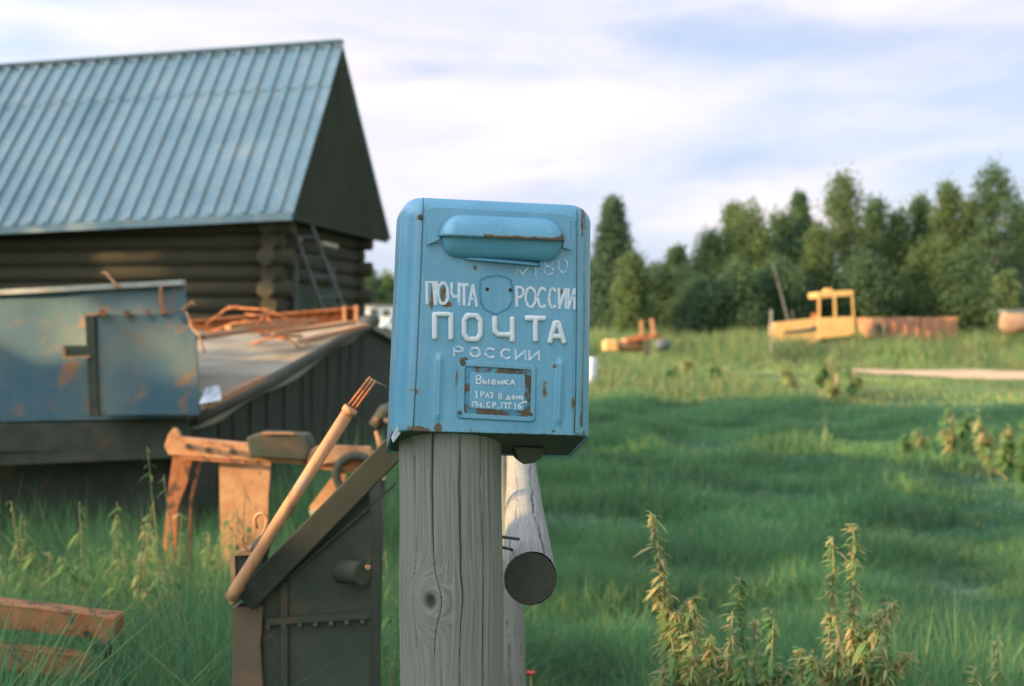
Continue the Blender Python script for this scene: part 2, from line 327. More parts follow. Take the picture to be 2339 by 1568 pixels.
def hf(x,y):     # grass height: mown meadow, taller on the left and in the far rough strip
    left=1-sst(-1.3,.2,x-.02*y); far=sst(24,30,y); near=1-sst(4.5,7.5,y)
    low=sst(4.5,7,x)*sst(24,27,y)*(1-sst(49,53,y)); return (.10*(.5+1.5*vn(x,y,1.6,21)**2*1.6)+.05*vn(x,y,.5,22)+.30*left*(1-sst(12,20,y))+.16*near+.30*far*(.2+1.3*vn(x,y,6,5)**1.5+.5*vn(x,y,2,25))+.4*sst(51,56,y)*(.5+vn(x,y,5,31)))*(1-.75*low)
x,y=wedge(150000,3.0,10,.75); t=vn(x,y,1.2,3); blades('grass',x,y,hf(x,y)*rng.uniform(.6,1.35,len(x))*(.7+.6*t),rng.uniform(.003,.008,len(x)),M['grass'],.45,np.clip(t*.6+rng.uniform(0,.4,len(x)),0,1),'green meadow grass growing close around the post and the rusty machinery')
x,y=wedge(60000,3.6,9.5,.8); k=(x<-.15*y+.25); x=x[k];y=y[k]; t=vn(x,y,.7,13); blades('tall_grass',x,y,rng.uniform(.2,.62,len(x))*(.55+.7*t),rng.uniform(.006,.013,len(x)),M['tallgrass'],.5,np.clip(t*.6+rng.uniform(0,.4,len(x)),0,1),'tall tangled grass around the rusty frames on the left')
x,y=wedge(26000,3.6,6.5,.8); k=(x>.3); x=x[k];y=y[k]; t=vn(x,y,.6,17); k=rng.uniform(0,1,len(x))<t**2*1.3; x=x[k];y=y[k];t=t[k]; blades('tall_grass',x,y,rng.uniform(.15,.36,len(x)),rng.uniform(.004,.009,len(x)),M['grass'],.5,t,'long loose grass tufts under the nettles on the right')
x,y=wedge(200000,10,27,.8); t=vn(x,y,3,4); blades('grass',x,y,hf(x,y)*rng.uniform(.6,1.3,len(x))*(.7+.6*t),rng.uniform(.008,.02,len(x)),M['grass'],.4,np.clip(t*.7+rng.uniform(0,.3,len(x)),0,1),'short green meadow grass across the middle of the field')
x,y=wedge(200000,26,80,.7); t=vn(x,y,8,6); blades('tall_grass',x,y,hf(x,y)*rng.uniform(.6,1.3,len(x)),rng.uniform(.02,.05,len(x)),M['drygrass'],.35,np.clip(t*.6+rng.uniform(0,.4,len(x)),0,1),'rough yellowish grass of the far field up to the wood')
# ---------------------------------------------------------------- trees
def crown_pts(kind,h,r,n):
    """leaf clump centres of a crown from z0 to h"""
    z0=h*.1; cl=[]
    K=n
    t=rng.uniform(0,1,K)**.8
    if kind=='spruce':
        t=rng.uniform(0,1,K); lay=np.floor(t*11)/11; rr=r*1.5*(1-t)**.75*(.5+.5*(1-((t*9)%1)))+.03
        a=rng.uniform(0,6.283,K); q=np.sqrt(rng.uniform(.2,1,K))*rr*(.75+.3*np.sin(a*3+np.floor(t*9)*2.1)**2); z=z0*.4+t*(h-z0*.4)
        return np.stack([np.cos(a)*q,np.sin(a)*q,z],1)
    # broad crown made of lobes
    nl=34; L_=[]
    for k in range(nl):
        tt=(k+.5)/nl; prof=math.sin(math.pi*min(1,max(.03,tt))**.75)**.7 if kind=='round' else (1-tt)**.55*min(1,.5+tt*2.2)
        a=k*2.4; q=r*prof*rng.uniform(.3,1.0); L_.append((math.cos(a)*q,math.sin(a)*q,z0+tt*(h-z0)*.97,max(.1*r+.08,r*rng.uniform(.16,.38)*(.45+.6*prof))))
    L_=np.array(L_); k=rng.choice(nl,K,p=(L_[:,3]**2)/np.sum(L_[:,3]**2)); d=rng.normal(size=(K,3)); d/=np.linalg.norm(d,axis=1)[:,None]
    c=L_[k,:3]+d*(L_[k,3]*rng.uniform(.55,1.08,K))[:,None]*np.array([1,1,1.15]); j_=rng.uniform(0,1,K)<.14; c[j_]+=rng.normal(0,.16*r,(int(j_.sum()),3)); c[:,2]=np.clip(c[:,2],.2,h+.25); return c
def leaves(c,per,ls,spread,gr):
    n=len(c)*per; cc=np.repeat(c,per,0)+rng.normal(0,spread,(n,3)); tone=np.repeat(gr,per)
    a=rng.normal(size=(n,3)); a/=np.linalg.norm(a,axis=1)[:,None]; b_=rng.normal(size=(n,3)); b_-=a*(a*b_).sum(1)[:,None]; b_/=np.linalg.norm(b_,axis=1)[:,None]
    s_=rng.uniform(.6,1.3,n)[:,None]*ls; V=np.stack([cc-a*s_,cc+b_*s_*.5,cc+a*s_,cc-b_*s_*.5],1).reshape(-1,3)
    o=np.arange(n)*4; return V,np.stack([o,o+1,o+2,o+3],1),np.repeat(tone,4)
def tree(name,label,px,top,halfw,Yd,kind,mat,group='trees of the wood beyond the field',n=1700,per=8,ls=.095,pos=None,h=None,r=None):
    if pos is None:
        x0=(px-CX)/F*Yd; z0=float(gz(x0,Yd)); h=H-(top-HY)/F*Yd-z0; r=halfw/F*Yd; base=Vector((x0,Yd,z0))
    else: base=Vector(pos)
    e=thing(name,label,'tree',base,group); del e['_w']
    r*=1.22 if kind!='spruce' else 1.25; n=int(n*1.3)
    b=MB(); b.tube([(0,0,-.1),(.03*h*.3,0,h*.3),(0,.02,h*.6),(.02,0,h*.93)],[h*.017+.04,h*.013+.03,h*.008+.015,.012],8)
    for k in range(9):
        z=h*(.25+.07*k); a=k*2.4; q=r*.6*(1-.06*k); b.tube([(0,0,z),(math.cos(a)*q*.5,math.sin(a)*q*.5,z+q*.25),(math.cos(a)*q,math.sin(a)*q,z+q*.6)],[.012*h*.5,.02,.008],5)
    b.build('trunk',M['bark'],e)
    c=crown_pts(kind,h,r,n); gr=np.clip(vn(c[:,0],c[:,2]+c[:,1],max(.8,r*.9),int(px)+3)*.6+rng.uniform(0,.4,len(c)),0,1)
    V,Q,t=leaves(c,per,ls,.24 if kind!='spruce' else .16,gr); npmesh('crown',V,Q,mat,e,attrs={'tone':t}); return e
TR=[(1400,458,62,68,'spruce','needle','spruce_tree','dark pointed spruce just right of the mailbox'),
(1443,592,30,64,'tall','birch','birch_tree','small pale birch leaning against the dark spruce'),
(1368,600,50,74,'spruce','needle','spruce_tree','low dark spruce half hidden behind the mailbox edge'),
(1500,612,55,72,'round','dark_leaf','broadleaf_tree','low dark bushy tree in the dip right of the spruce'),
(1546,572,52,74,'spruce','dark_leaf','spruce_tree','short dark spruce with small spire in the dip of the wood'),
(1625,535,55,70,'round','birch','birch_tree','rounded green birch stepping up from the dip'),
(1675,472,30,73,'tall','birch','birch_tree','narrow birch with twin tip left of the leaning bare trunk'),
(1718,466,58,70,'round','birch','birch_tree','broad round birch left of the leaning bare trunk'),
(1785,490,48,72,'round','dark_leaf','broadleaf_tree','mid-height dark tree above the end of the bulldozer hood'),
(1826,448,52,75,'spruce','dark_leaf','spruce_tree','spruce with thin spire left of the tall round birch'),
(1925,396,58,71,'round','birch','birch_tree','tall birch with round head above the bulldozer cab'),
(1998,455,34,74,'tall','dark_leaf','broadleaf_tree','narrow dark tree right beside the tall round birch'),
(1872,520,45,69,'round','birch','birch_tree','lower birch in front between spire spruce and tall birch'),
(2052,482,40,72,'tall','birch','birch_tree','thin birch in the gap right of the bulldozer cab'),
(2103,450,40,73,'tall','birch','birch_tree','slender birch above the rusty wagon'),
(2166,418,46,71,'tall','birch','birch_tree','high narrow birch left of the tallest dark tree'),
(2216,452,36,75,'tall','birch','birch_tree','narrow birch squeezed beside the tallest dark tree'),
(2276,378,70,70,'round','dark_leaf','broadleaf_tree','tallest dark broad tree at the right of the wood'),
(2350,470,60,73,'round','dark_leaf','broadleaf_tree','dark tree cut off by the right picture edge'),
(2440,430,70,74,'round','birch','birch_tree','birch standing outside past the right end of the wood'),
(2120,560,52,68,'round','birch','birch_tree','low birch in front of the wood above the rusty wagon'),
(1780,600,60,67,'round','dark_leaf','broadleaf_tree','low dark tree in front behind the leaning bare trunk'),
(1980,590,55,67,'round','dark_leaf','broadleaf_tree','low dark tree filling behind the cab'),
(2215,575,58,67,'round','dark_leaf','broadleaf_tree','low dark tree left under the tallest tree'),
(1680,610,60,66,'round','dark_leaf','broadleaf_tree','low dark tree at the foot of the broad round birch'),
(1600,650,55,66,'round','dark_leaf','broadleaf_tree','lowest dark bush tree at the foot of the wood'),
(838,622,40,70,'round','dark_leaf','broadleaf_tree','rounded dark tree between the barn and the mailbox'),
(885,640,34,74,'tall','birch','birch_tree','yellowish birch tip against the left mailbox edge'),
(780,610,50,76,'round','dark_leaf','broadleaf_tree','dark tree hidden behind the barn corner')]
for px,top,hw,Yd,kd,mt,nm,lb in TR: tree(nm,lb,px,top,hw,Yd,kd,M[mt],n=1350 if kd!='spruce' else 2000)
# shrubs in front of the wood
def shrub(label,px,top,hw,Yd,mat='birch',n=500,ls=.08,group='shrubs in the far grass'):
    x0=(px-CX)/F*Yd; z0=float(gz(x0,Yd)); h=H-(top-HY)/F*Yd-z0; r=hw/F*Yd
    e=tag(bpy.data.objects.new('shrub',None),label,'shrub',group); COL.objects.link(e); e.location=(x0,Yd,z0)
    b=MB()
    for k in range(5): a=k*1.26; b.tube([(0,0,0),(math.cos(a)*r*.3,math.sin(a)*r*.3,h*.5),(math.cos(a)*r*.6,math.sin(a)*r*.6,h*.85)],[.02,.012,.005],5)
    b.build('stem',M['bark'],e)
    t=rng.uniform(0,1,n); a=rng.uniform(0,6.28,n); q=r*np.sqrt(rng.uniform(0,1,n))*(np.sin(np.pi*(t*.8+.12))**.6)*rng.uniform(.6,1.1,n)
    c=np.stack([np.cos(a)*q,np.sin(a)*q,.05+t*h],1); V,Q,tt=leaves(c,7,ls,.06,rng.uniform(0,1,n)); npmesh('foliage',V,Q,M[mat],e,attrs={'tone':tt}); return e
shrub('bright green bush before the right end of the wood',2300,625,45,60)
0 and shrub('lower pale bush left of the bright bush by the rust heap',2255,690,35,58)
0 and shrub('green mound of weeds left below the bulldozer hood',1690,800,95,40,'drygrass',300,.09)
0 and shrub('low green weed clump below the rusty tank',1590,815,75,36,'drygrass',250,.08)
0 and shrub('low green weed clump below the bulldozer cab',1860,830,60,40,'drygrass',200,.08)
0 and shrub('leafy dark clump in the meadow at the right edge',2280,925,95,17,'tallgrass',260,.05)
0 and shrub('leafy clump in the meadow left of the one at the edge',2150,935,75,18,'tallgrass',180,.05)
# ---------------------------------------------------------------- unseen trees, hedge and house added to shade the foreground
sh_=Vector((math.sin(SUN_AZ),math.cos(SUN_AZ))); pv_=Vector((sh_.y,-sh_.x))
def off(u,t): return (sh_.x*t+pv_.x*u, sh_.y*t+pv_.y*u, 0)
def shade_tree(u,t,h,r,z0,lab,seed,n=1500):
    e=thing('birch_tree',lab,'tree',off(u,t),'unseen trees added to shade the yard'); del e['_w']  # unseen tree added here, its crown placed to block the sun
    MB().tube([(0,0,-.1),(.05,0,h*.5),(0,.05,h*.95)],[.12,.09,.02],8).build('trunk',M['bark'],e)
    c=rng.normal(size=(n,3)); c/=np.linalg.norm(c,axis=1)[:,None]; c*=(rng.uniform(.2,1,n)**.5)[:,None]; c*=np.array([r,r,(h-z0)/2]); c[:,2]+=(h+z0)/2
    V,Q,t_=leaves(c,8,.13,.15,rng.uniform(0,1,n)); npmesh('crown',V,Q,M['birch'],e,attrs={'tone':t_})
for k,(u,t,h,r,z0) in enumerate([(5.6,10,6,.8,3.9),(8.2,10.5,7.4,1.5,4.5),(11.0,10,9.5,1.4,6.4),(13.9,10.5,10,1.4,6.8),(16.6,10,10,1.9,5.2),(18.8,10.5,10,1.8,3.9),(20.9,10,9,1.5,3.4),(22.6,10,8,1.2,3.0)]):
    shade_tree(u,t,h,r,z0,'unseen birch added to shade the yard, number of trunks from the lane %d'%(k+1) if False else ['first unseen birch added for shade, by the house','second unseen birch added for shade, over the shed','third unseen birch added for shade, past the shed','fourth unseen birch added for shade, level with the meadow','fifth unseen birch added for shade, opposite the barn','sixth unseen birch added for shade, behind the barn front','seventh unseen birch added for shade, near the far end of the row','last unseen birch added for shade, farthest from the house'][k],k)
hl_=[(u,2.85) for u in (3.0,3.7,4.4,5.1)]+[(u,1.5) for u in (6.0,6.5)]+[(u,3.15) for u in (7.5,8.1,8.8,9.6)]+[(u,3.3) for u in (10.4,11.3,12.2,13.1,14)]+[(u,3.4) for u in (15.2,16.5)]+[(u,4.6) for u in (18.4,19.4,20.4,21.7)]  # added hedge, heights shaped to choose which spots stay sunlit
for u,h in hl_:
    h+=.38
    e=thing('shade_bush','dense unseen bush of the hedge added for its shade','shrub',off(u,9+random.uniform(-.2,.2)),'unseen hedge added to shade the yard'); del e['_w']
    r=.48 if u<15 else .85; n=1700; c=rng.uniform(-1,1,(n,3)); c[:,0]*=r;c[:,1]*=r;c[:,2]=(c[:,2]*.5+.5)*(h-.1)*(1-.12*rng.uniform(0,1,n)**2)+.05
    V,Q,t_=leaves(c,8,.11,.07,rng.uniform(0,1,n)); npmesh('foliage',V,Q,M['dark_leaf'],e,attrs={'tone':t_})
    MB().tube([(0,0,-.1),(.05,0,h*.4),(0,.05,h*.8)],[.05,.04,.01],6).build('stem',M['bark'],e)
# unseen house added behind the camera to shade the post and mailbox
hc=Vector(off(-2.35,12)); e=thing('shade_house','unseen grey timber house added behind the camera for its shade','house',hc); del e['_w']
e.rotation_euler=(0,0,math.atan2(pv_.y,pv_.x))
MB().box((0,0,1.6),(10,5,3.2)).build('wall',M['barnwood'],e)
b=MB(); b.poly([Vector((-5.3,-3,3.2)),Vector((-5.3,3,3.2)),Vector((-5.3,0,6.2))],(10.6,0,0)); b.build('roof',M['roof'],e)
for xx in (-3,0,3):
    fo=MB().box((xx,2.52,1.7),(1,.06,1.2)).build('window',M['white'],e); MB().box((xx,2.56,1.7),(.84,.03,1.04)).build('pane',M['glassdark'],fo)
# ---------------------------------------------------------------- barn
E1=P(668,487,16.0); K=P(783,103,18.27); E2=P(893,545,20.5)
ga=Vector((E2.x-E1.x,E2.y-E1.y,0)).normalized(); la=Vector((-ga.y,ga.x,0))   # la points left along the barn
LEN=9.0
def along(p,s_,dz): return p+la*s_+Vector((0,0,dz*s_))
dzE=(P(0,520,16.56).z-E1.z)/3.53; dzK=(P(0,155,18.9).z-K.z)/((K.x-P(0,155,18.9).x))
bn=thing('log_barn','dark log barn with blue grey sheet metal roof behind the rusty trailer','barn',(E1+E2)/2*Vector((1,1,0)) if False else Vector(((E1.x+E2.x)/2,(E1.y+E2.y)/2,0)))
def roofslope(name,e,k,flip):
    # profile along the eave: ribs every 0.2 m
    prof=[]; s_=0
    while s_<LEN: prof+=[(s_,0),(s_+.13,0),(s_+.142,.045),(s_+.185,.045),(s_+.2,0.0)]; s_+=.2
    pr=[]; 
    for q in prof:
        if not pr or q[0]-pr[-1][0]>1e-4: pr.append(q)
    rows=[(0,0),(.28,0),(.2801,.014),(1.0,.0)]; rows=[(0,.012),(.275,.012),(.276,0),(.6,0),(1.0,0)]
    nrm=(e-k).cross(la).normalized()*(1 if not flip else -1)
    if nrm.z<0: nrm=-nrm
    vs=[]
    for t,ex in rows:
        for s0,hh in pr:
            a=along(k,s0,dzK); b_=along(e,s0,dzE); vs.append(a.lerp(b_,t)+nrm*(hh+ex))
    m=len(pr); nr=len(rows); fs=[(r*m+i,r*m+i+1,(r+1)*m+i+1,(r+1)*m+i) for r in range(nr-1) for i in range(m-1)]
    KK=len(vs); vs+=[Vector(v)-nrm*.03 for v in vs]; fs+=[tuple(reversed([q+KK for q in f])) for f in fs]
    fs+=[(i,i+1,i+1+KK,i+KK) for i in range(m-1)]+[((nr-1)*m+i,(nr-1)*m+i+1,(nr-1)*m+i+1+KK,(nr-1)*m+i+KK) for i in range(m-1)]+[(r*m,(r+1)*m,(r+1)*m+KK,r*m+KK) for r in range(nr-1)]
    b=MB(); b.add(vs,fs); return b.build(name,M['roof'],bn)
rf=roofslope('roof',E1,K,False); roofslope('roof',E2,K,True)
b=MB(); o_=Vector((0,0,-.035)); b.bar(E1+o_-ga*.02,along(E1,LEN,dzE)+o_-ga*.02,.03,.09); b.build('fascia',M['roof'],bn)
b=MB(); b.bar(K+Vector((0,0,.05)),along(K,LEN,dzK)+Vector((0,0,.05)),.16,.03); b.build('ridge_cap',M['roof'],bn)
# boarded gable, set 4 cm in from the sheet edge
g0=E1+la*.04+Vector((0,0,-.06)); g1=E2+la*.04+Vector((0,0,-.06)); gk=K+la*.04+Vector((0,0,-.06))
b=MB(); b.poly([g0,g1,gk],la*.05)
for k in range(1,30):
    t=k/30; lo=g0.lerp(g1,t); up=g0.lerp(gk,t*2) if t<.5 else gk.lerp(g1,t*2-1)
    if up.z-lo.z>.1: b.bar(lo-la*.008+Vector((0,0,.02)),up-la*.008-Vector((0,0,.03)),.03,.012,up=ga)
b.build('gable_boards',M['board'],bn)
# soffit under both overhangs and rafters' darkness come from geometry
OV=.42
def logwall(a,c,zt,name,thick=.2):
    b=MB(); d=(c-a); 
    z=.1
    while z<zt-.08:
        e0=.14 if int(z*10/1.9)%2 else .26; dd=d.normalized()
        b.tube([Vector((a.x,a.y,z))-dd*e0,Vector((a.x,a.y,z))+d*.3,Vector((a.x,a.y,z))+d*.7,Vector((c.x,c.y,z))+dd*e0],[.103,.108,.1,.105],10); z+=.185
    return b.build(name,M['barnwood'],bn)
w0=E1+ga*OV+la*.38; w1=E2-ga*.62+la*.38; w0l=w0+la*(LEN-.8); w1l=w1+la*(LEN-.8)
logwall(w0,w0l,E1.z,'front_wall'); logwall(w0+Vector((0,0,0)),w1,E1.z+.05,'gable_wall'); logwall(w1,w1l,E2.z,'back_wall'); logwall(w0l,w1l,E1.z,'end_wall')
# door with pale jambs in the gable wall, and two pale plank ends
gn=-la
def gp(s_,z,o=.14): q=w0+(w1-w0)*s_; return Vector((q.x,q.y,z))+gn*o
dr=MB().bar(gp(.3,.1),gp(.3,.1)+Vector((0,0,.001)),.01,.01) and MB()
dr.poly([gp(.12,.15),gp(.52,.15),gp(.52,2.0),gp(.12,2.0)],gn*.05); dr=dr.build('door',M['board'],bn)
for s_ in (.1,.54): MB().bar(gp(s_,.1,.17),gp(s_,2.3,.17),.05,.06,up=ga).build('door_jamb',M['greywood'],bn)
for a0,a1 in (((655,542),(688,550)),((737,556),(768,564))):
    A=P(*a0,17.0); B=P(*a1,17.35); 
    MB().bar(A,B,.05,.05).build('plank_end',M['palewood'],bn)
# ladder
b=thing('ladder','grey wooden ladder leaning on the barn gable under the roof corner','ladder',P(891,1020,18))
t0=P(682,495,16.75); f0=P(880,1015,18.2); sd=Vector((.25,.33,0))*.55
for s_ in (-1,1): MB().tube([f0+sd*s_,t0+sd*s_*.7],.022,8).build('rail',M['greywood'],b)
for k in range(1,12): 
    q=f0.lerp(t0,k/12); rr=sd*(1-.3*k/12); MB().tube([q-rr*1.05,q+rr*1.05],.013,6).build('rung',M['greywood'],b)
# ---------------------------------------------------------------- shed with felt roof
A=P(440,968,8.3); B=P(852,738,12.4); A2=A+Vector((-1.7,.25,.0)); B2=B+Vector((-2.9,.1,-.02)); C=P(960,800,15.0); C2=C+Vector((-2.9,.1,0))
sh=thing('low_shed','low dark shed with sagging felt roof between the trailer and mailbox','shed',Vector((A.x,A.y,0)))
def wr(u,v): return .03*math.sin(u*9+v*5)+.02*math.sin(v*17+u*3)+.012*math.sin(u*31)*math.sin(v*23)
b=MB(); b.sheet(A2,A,B,B2,24,30,.05,wr); b.build('roof',M['felt'],sh)
b=MB(); b.sheet(B2,B,C,C2,10,10,.05); b.build('roof',M['felt'],sh)
o_=Vector((-.06,0,-.07)); Az=A+o_; Bz=B+o_; Cz=C+o_
b=MB(); b.poly([Az,Bz,Cz,Vector((Cz.x,Cz.y,-.1)),Vector((Az.x,Az.y,-.1))],(-.08,0,0)); b.build('side_wall',M['planked'],sh)
for k in range(12):
    q=Az.lerp(Bz,(k+.5)/12+random.uniform(-.02,.02)); MB().bar(q+Vector((.012,0,-.03)),Vector((q.x+.012,q.y,-.05)),.02,.007,up=(1,0,0)).build('wall_batten',M['planked'],sh)
b=MB(); b.poly([Az+Vector((-.08,0.02,0)),Az+Vector((-1.55,.25,0)),Vector((Az.x-1.55,Az.y+.25,-.1)),Vector((Az.x-.08,Az.y+.02,-.1))],(0,.06,0)); b.build('front_wall',M['steel_dark'],sh)
b=MB(); b.tube([A+Vector((.02,-.05,.02)),A.lerp(B,.35)+Vector((.02,0,.0)),A.lerp(B,.7)+Vector((.02,0,.02)),B+Vector((.02,0,.02))],[.035,.045,.04,.045],8,rough=.15); b.build('verge_board',M['rust_dark'],sh)
# torn felt edges and planks lying on the roof
def onroof(u,v,dz=.05): q=(A2.lerp(A,u)).lerp(B2.lerp(B,u),v); return q+Vector((0,0,dz))
def plank(name,label,a,c,wd,th,mat,cat='plank',group='loose planks on the shed roof'):
    o=MB().bar(a,c,wd*.7,th).build(name,mat); return tag(o,label,cat,group)
pl=[(.62,.99,.97,.70,.10,'long orange plank along the top of the felt roof'),(.48,.78,.9,.93,.12,'wide orange plank below the ridge beam, pointing at the mailbox'),(.35,.62,.74,.8,.10,'short orange plank in the middle of the roof'),(.2,.55,.5,.66,.12,'orange plank low on the roof close to the trailer'),(.5,.93,.66,.93,.08,'thin orange batten just under the ridge beam'),(.7,.18,.96,.42,.07,'narrow brown strip lying along the roof verge')]
pl=[(P(610,775,10.6),P(800,745,12),.16,pl[0][5]),(P(690,790,9.6),P(835,752,11.4),.10,pl[1][5]),(P(520,758,10.5),P(700,752,11),.10,pl[2][5]),(P(455,782,9.4),P(560,765,10),.12,pl[3][5]),(P(560,745,11.3),P(720,740,11.8),.10,pl[4][5]),(P(470,940,7.85),P(600,875,8.7),.07,pl[5][5])]
for a,c,wd,lb in pl: plank('plank',lb,a+Vector((0,0,.03)),c+Vector((0,0,.03)),wd,.03,M['orangewood'])
# rusty girder, rods and white sheet
e=thing('rusty_girder','long rust red girder lying along the ridge of the shed','girder',P(440,745,12.05))
a=P(430,752,12.1); c=P(815,722,12.3); b=MB(); b.bar(a+Vector((0,0,.07)),c+Vector((0,0,.07)),.1,.02); b.bar(a-Vector((0,0,.07)),c-Vector((0,0,.07)),.1,.02); b.bar(a+Vector((0,.04,0)),c+Vector((0,.04,0)),.02,.12); b.build('web',M['rust'],e)
for q in (.93,1.0): MB().box(a.lerp(c,q)+Vector((0,-.03,.0)),(.03,.12,.18)).build('end_plate',M['rust_light'],e)
rods=[((520,702),(690,745)),((560,718),(640,758)),((575,758),(618,712)),((610,770),(700,812)),((540,800),(690,768)),((470,742),(545,700)),((455,770),(600,735))]
names=['bent rusty rod sticking up highest over the shed ridge','thin rusty rod crossing leftwards over the girder','short rusty rod standing steeply on the girder','rusty rod sloping down onto the felt','rusty rod lying low across the felt','rusty rod at the left end of the girder near the trailer','rusty rod flat along the girder foot']
for (p0,p1),lb in zip(rods,names):
    a=P(*p0,11.3); c=P(*p1,11.0); m_=a.lerp(c,.5)+Vector((.03,0,.05)); tag(MB().tube([a,m_,c],.010,6).build('rusty_rod',M['rust'],None,loc=a),lb,'rod','rusty rods heaped over the shed ridge')
b=MB(); b.sheet(P(455,935,7.75)+Vector((0,0,.03)),P(468,925,7.9)+Vector((.09,0,.03)),P(502,900,8.3)+Vector((0,0,.05)),P(470,905,8.2)+Vector((0,0,.05)),8,6,.006,lambda u,v:.015*math.sin(u*8)*math.sin(v*6)); tag(b.build('plastic_sheet',M['white']),'small crumpled white sheet on the low corner of the shed roof','sheet')
# ---------------------------------------------------------------- trailer
TY=8.0
tr=thing('trailer','old farm trailer with faded blue rusty steel side at the left edge','trailer',Vector((-3.2,TY,0)))
TL=P(-260,687,TY+.35); TRr=P(422,650,TY); BL_=P(-260,968,TY+.35); BR=P(438,956,TY)
def dents(u,v): return .012*math.sin(u*7+1)*math.sin(v*3)+.006*math.sin(u*19)
nu,nv=80,40; b=MB(); b.sheet(BL_,BR,TRr,TL,nu,nv,.015,dents)
uv=[(i/nu,j/nv) for j in range(nv+1) for i in range(nu+1)]*2
att=[max(0,(v-.93)*6)+max(0,(u-.95)*5)+.45*math.exp(-((u-.66)/.03)**2-((v-.75)/.1)**2)+.5*math.exp(-((u-.62)/.05)**2-((v-.42)/.07)**2)+.4*math.exp(-((u-.58)/.08)**2-((v-.3)/.1)**2)+max(0,.1-v)*3 for u,v in uv]
b.build('side_panel',M['panel'],tr,attrs={'rust':att})
b=MB(); b.bar(TL+Vector((0,-.02,.01)),TRr+Vector((0,-.02,.01)),.05,.03); b.build('top_rim',simple('pale_worn_rim',(.26,.27,.2),(.42,.42,.34),9,rough=.8,spots=[((.3,.15,.07),6,.55,.1)]),tr)
dpt=Vector((-.5,1.9,.0))
b=MB(); b.sheet(BR,BR+dpt,TRr+dpt,TRr,10,10,.015); b.build('end_panel',M['panel'],tr)
b=MB(); b.sheet(BL_+dpt,BR+dpt,TRr+dpt,TL+dpt,10,10,.015); b.build('far_panel',M['panel'],tr)
b=MB(); b.sheet(BL_+Vector((0,.02,.02)),BR+Vector((-.01,.02,.02)),BR+dpt+Vector((-.01,-.02,.02)),BL_+dpt+Vector((0,-.02,.02)),4,4,.02); b.build('floor',M['steel_dark'],tr)
# loose plate on the right half
q0=P(222,718,TY-.09); q1=P(400,718,TY-.12); q2=P(447,770,TY-.12); q3=P(455,948,TY-.12); q4=P(226,948,TY-.09)
b=MB(); b.poly([q4,q3,q2,q1,q0],(0,.03,0)); o=b.build('tailgate',M['panel'],tr)
b=MB(); b.bar(P(209,722,TY-.08),P(219,952,TY-.08),.07,.05,up=(1,0,0)); b.build('channel',M['steel_dark'],tr)
b=MB(); b.bar(P(197,722,TY-.1),P(207,860,TY-.1),.012,.012,up=(1,0,0)); b.bar(P(192,720,TY-.1),P(228,716,TY-.1),.014,.014); b.build('channel_lip',M['rust_light'],tr)
b=MB(); b.poly([P(145,790,TY-.1),P(145,818,TY-.1),P(205,816,TY-.1),P(205,790,TY-.1)],(0,.07,0)); b.build('bracket',M['steel_dark'],tr)
b=MB(); b.bar(P(143,818,TY-.12),P(206,815,TY-.12),.03,.014); b.bar(P(146,793,TY-.12),P(147,818,TY-.12),.014,.014,up=(1,0,0)); b.build('bracket_lip',M['rust_light'],tr)
for (hx,hy,r_) in ((235,714,.02),(291,716,.018),(338,712,.013),(372,712,.016)):
    MB().tube([P(hx,hy,TY-.02),P(hx,hy,TY-.16)],r_,10).build('bolt',M['rust'],tr)
b=MB(); b.tube([P(368,655,TY-.03),P(366,690,TY-.05),P(378,722,TY-.06),P(410,735,TY-.06)],.009,6); b.build('edge_strap',M['rust'],tr)
MB().tube([P(232,625,TY),P(240,623,TY),P(250,635,TY),P(262,648,TY),P(275,660,TY)],.009,6).build('bent_rod',M['rust_light'],tr)
MB().tube([P(412,712,TY-.05),P(428,700,TY-.1),P(440,692,TY-.1),P(446,700,TY-.1)],[.006,.012,.012,.006],8).build('hook',M['rust_light'],tr)
MB().tube([P(425,712,TY-.1),P(440,752,TY-.12),P(452,760,TY-.14),P(468,808,TY-.16)],.006,6).build('chain',M['rust_light'],tr)
b=MB()
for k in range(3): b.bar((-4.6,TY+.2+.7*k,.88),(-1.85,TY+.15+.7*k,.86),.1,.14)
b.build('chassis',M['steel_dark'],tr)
b=MB(); b.poly([P(-260,972,TY+.2),P(430,962,TY+.05),P(425,1045,TY+.05),P(-260,1075,TY+.2)],(0,.03,0)); b.build('underside_shade',M['steel_dark'],tr)  # dark sheet added to stand in for the shade under the trailer
for wx in (-4.3,-3.1):
    wh=MB().tube([(wx,TY+.5,.42),(wx,TY+.53,.42),(wx,TY+.7,.42),(wx,TY+.73,.42)],[.36,.42,.42,.36],28).build('wheel',M['black'],tr)
    MB().tube([(wx,TY+.485,.42),(wx,TY+.499,.42)],[.2,.22],20).build('rim',M['rust_dark'],wh).location=(0,0,0)
# ---------------------------------------------------------------- rusty frame in the grass (mid left)
FY=6.4
fr=thing('rusty_plough_frame','sunlit rusty plough frame with beam and ring in the grass below the shed','farm implement',Vector((-1.1,FY,0)))
def W(px,py,d=0): return P(px,py,FY+d)
b=MB(); b.poly([W(385,990),W(410,1000),W(565,1015),W(700,1024),W(880,1036),W(870,1082),W(700,1062),W(560,1052),W(385,1040),W(375,1020)],(0,.08,0)); b.build('beam',M['rust_light'],fr,bevel=.004)
MB().poly([W(384,992),W(396,978),W(404,985),W(412,1002)],(0,.05,0)).build('lug',M['rust_light'],fr)
b=MB(); b.poly([W(395,1040,.02),W(440,1042,.02),W(428,1100,.02),W(405,1160,.02),W(392,1480,.02),W(350,1480,.02),W(385,1110,.02)],(0,.03,0)); b.build('leg',M['rust'],fr)
b=MB(); b.tube([W(459,1045,.05),W(436,1140,.05),W(425,1480,.05)],.009,6); b.build('rod',M['rust'],fr)
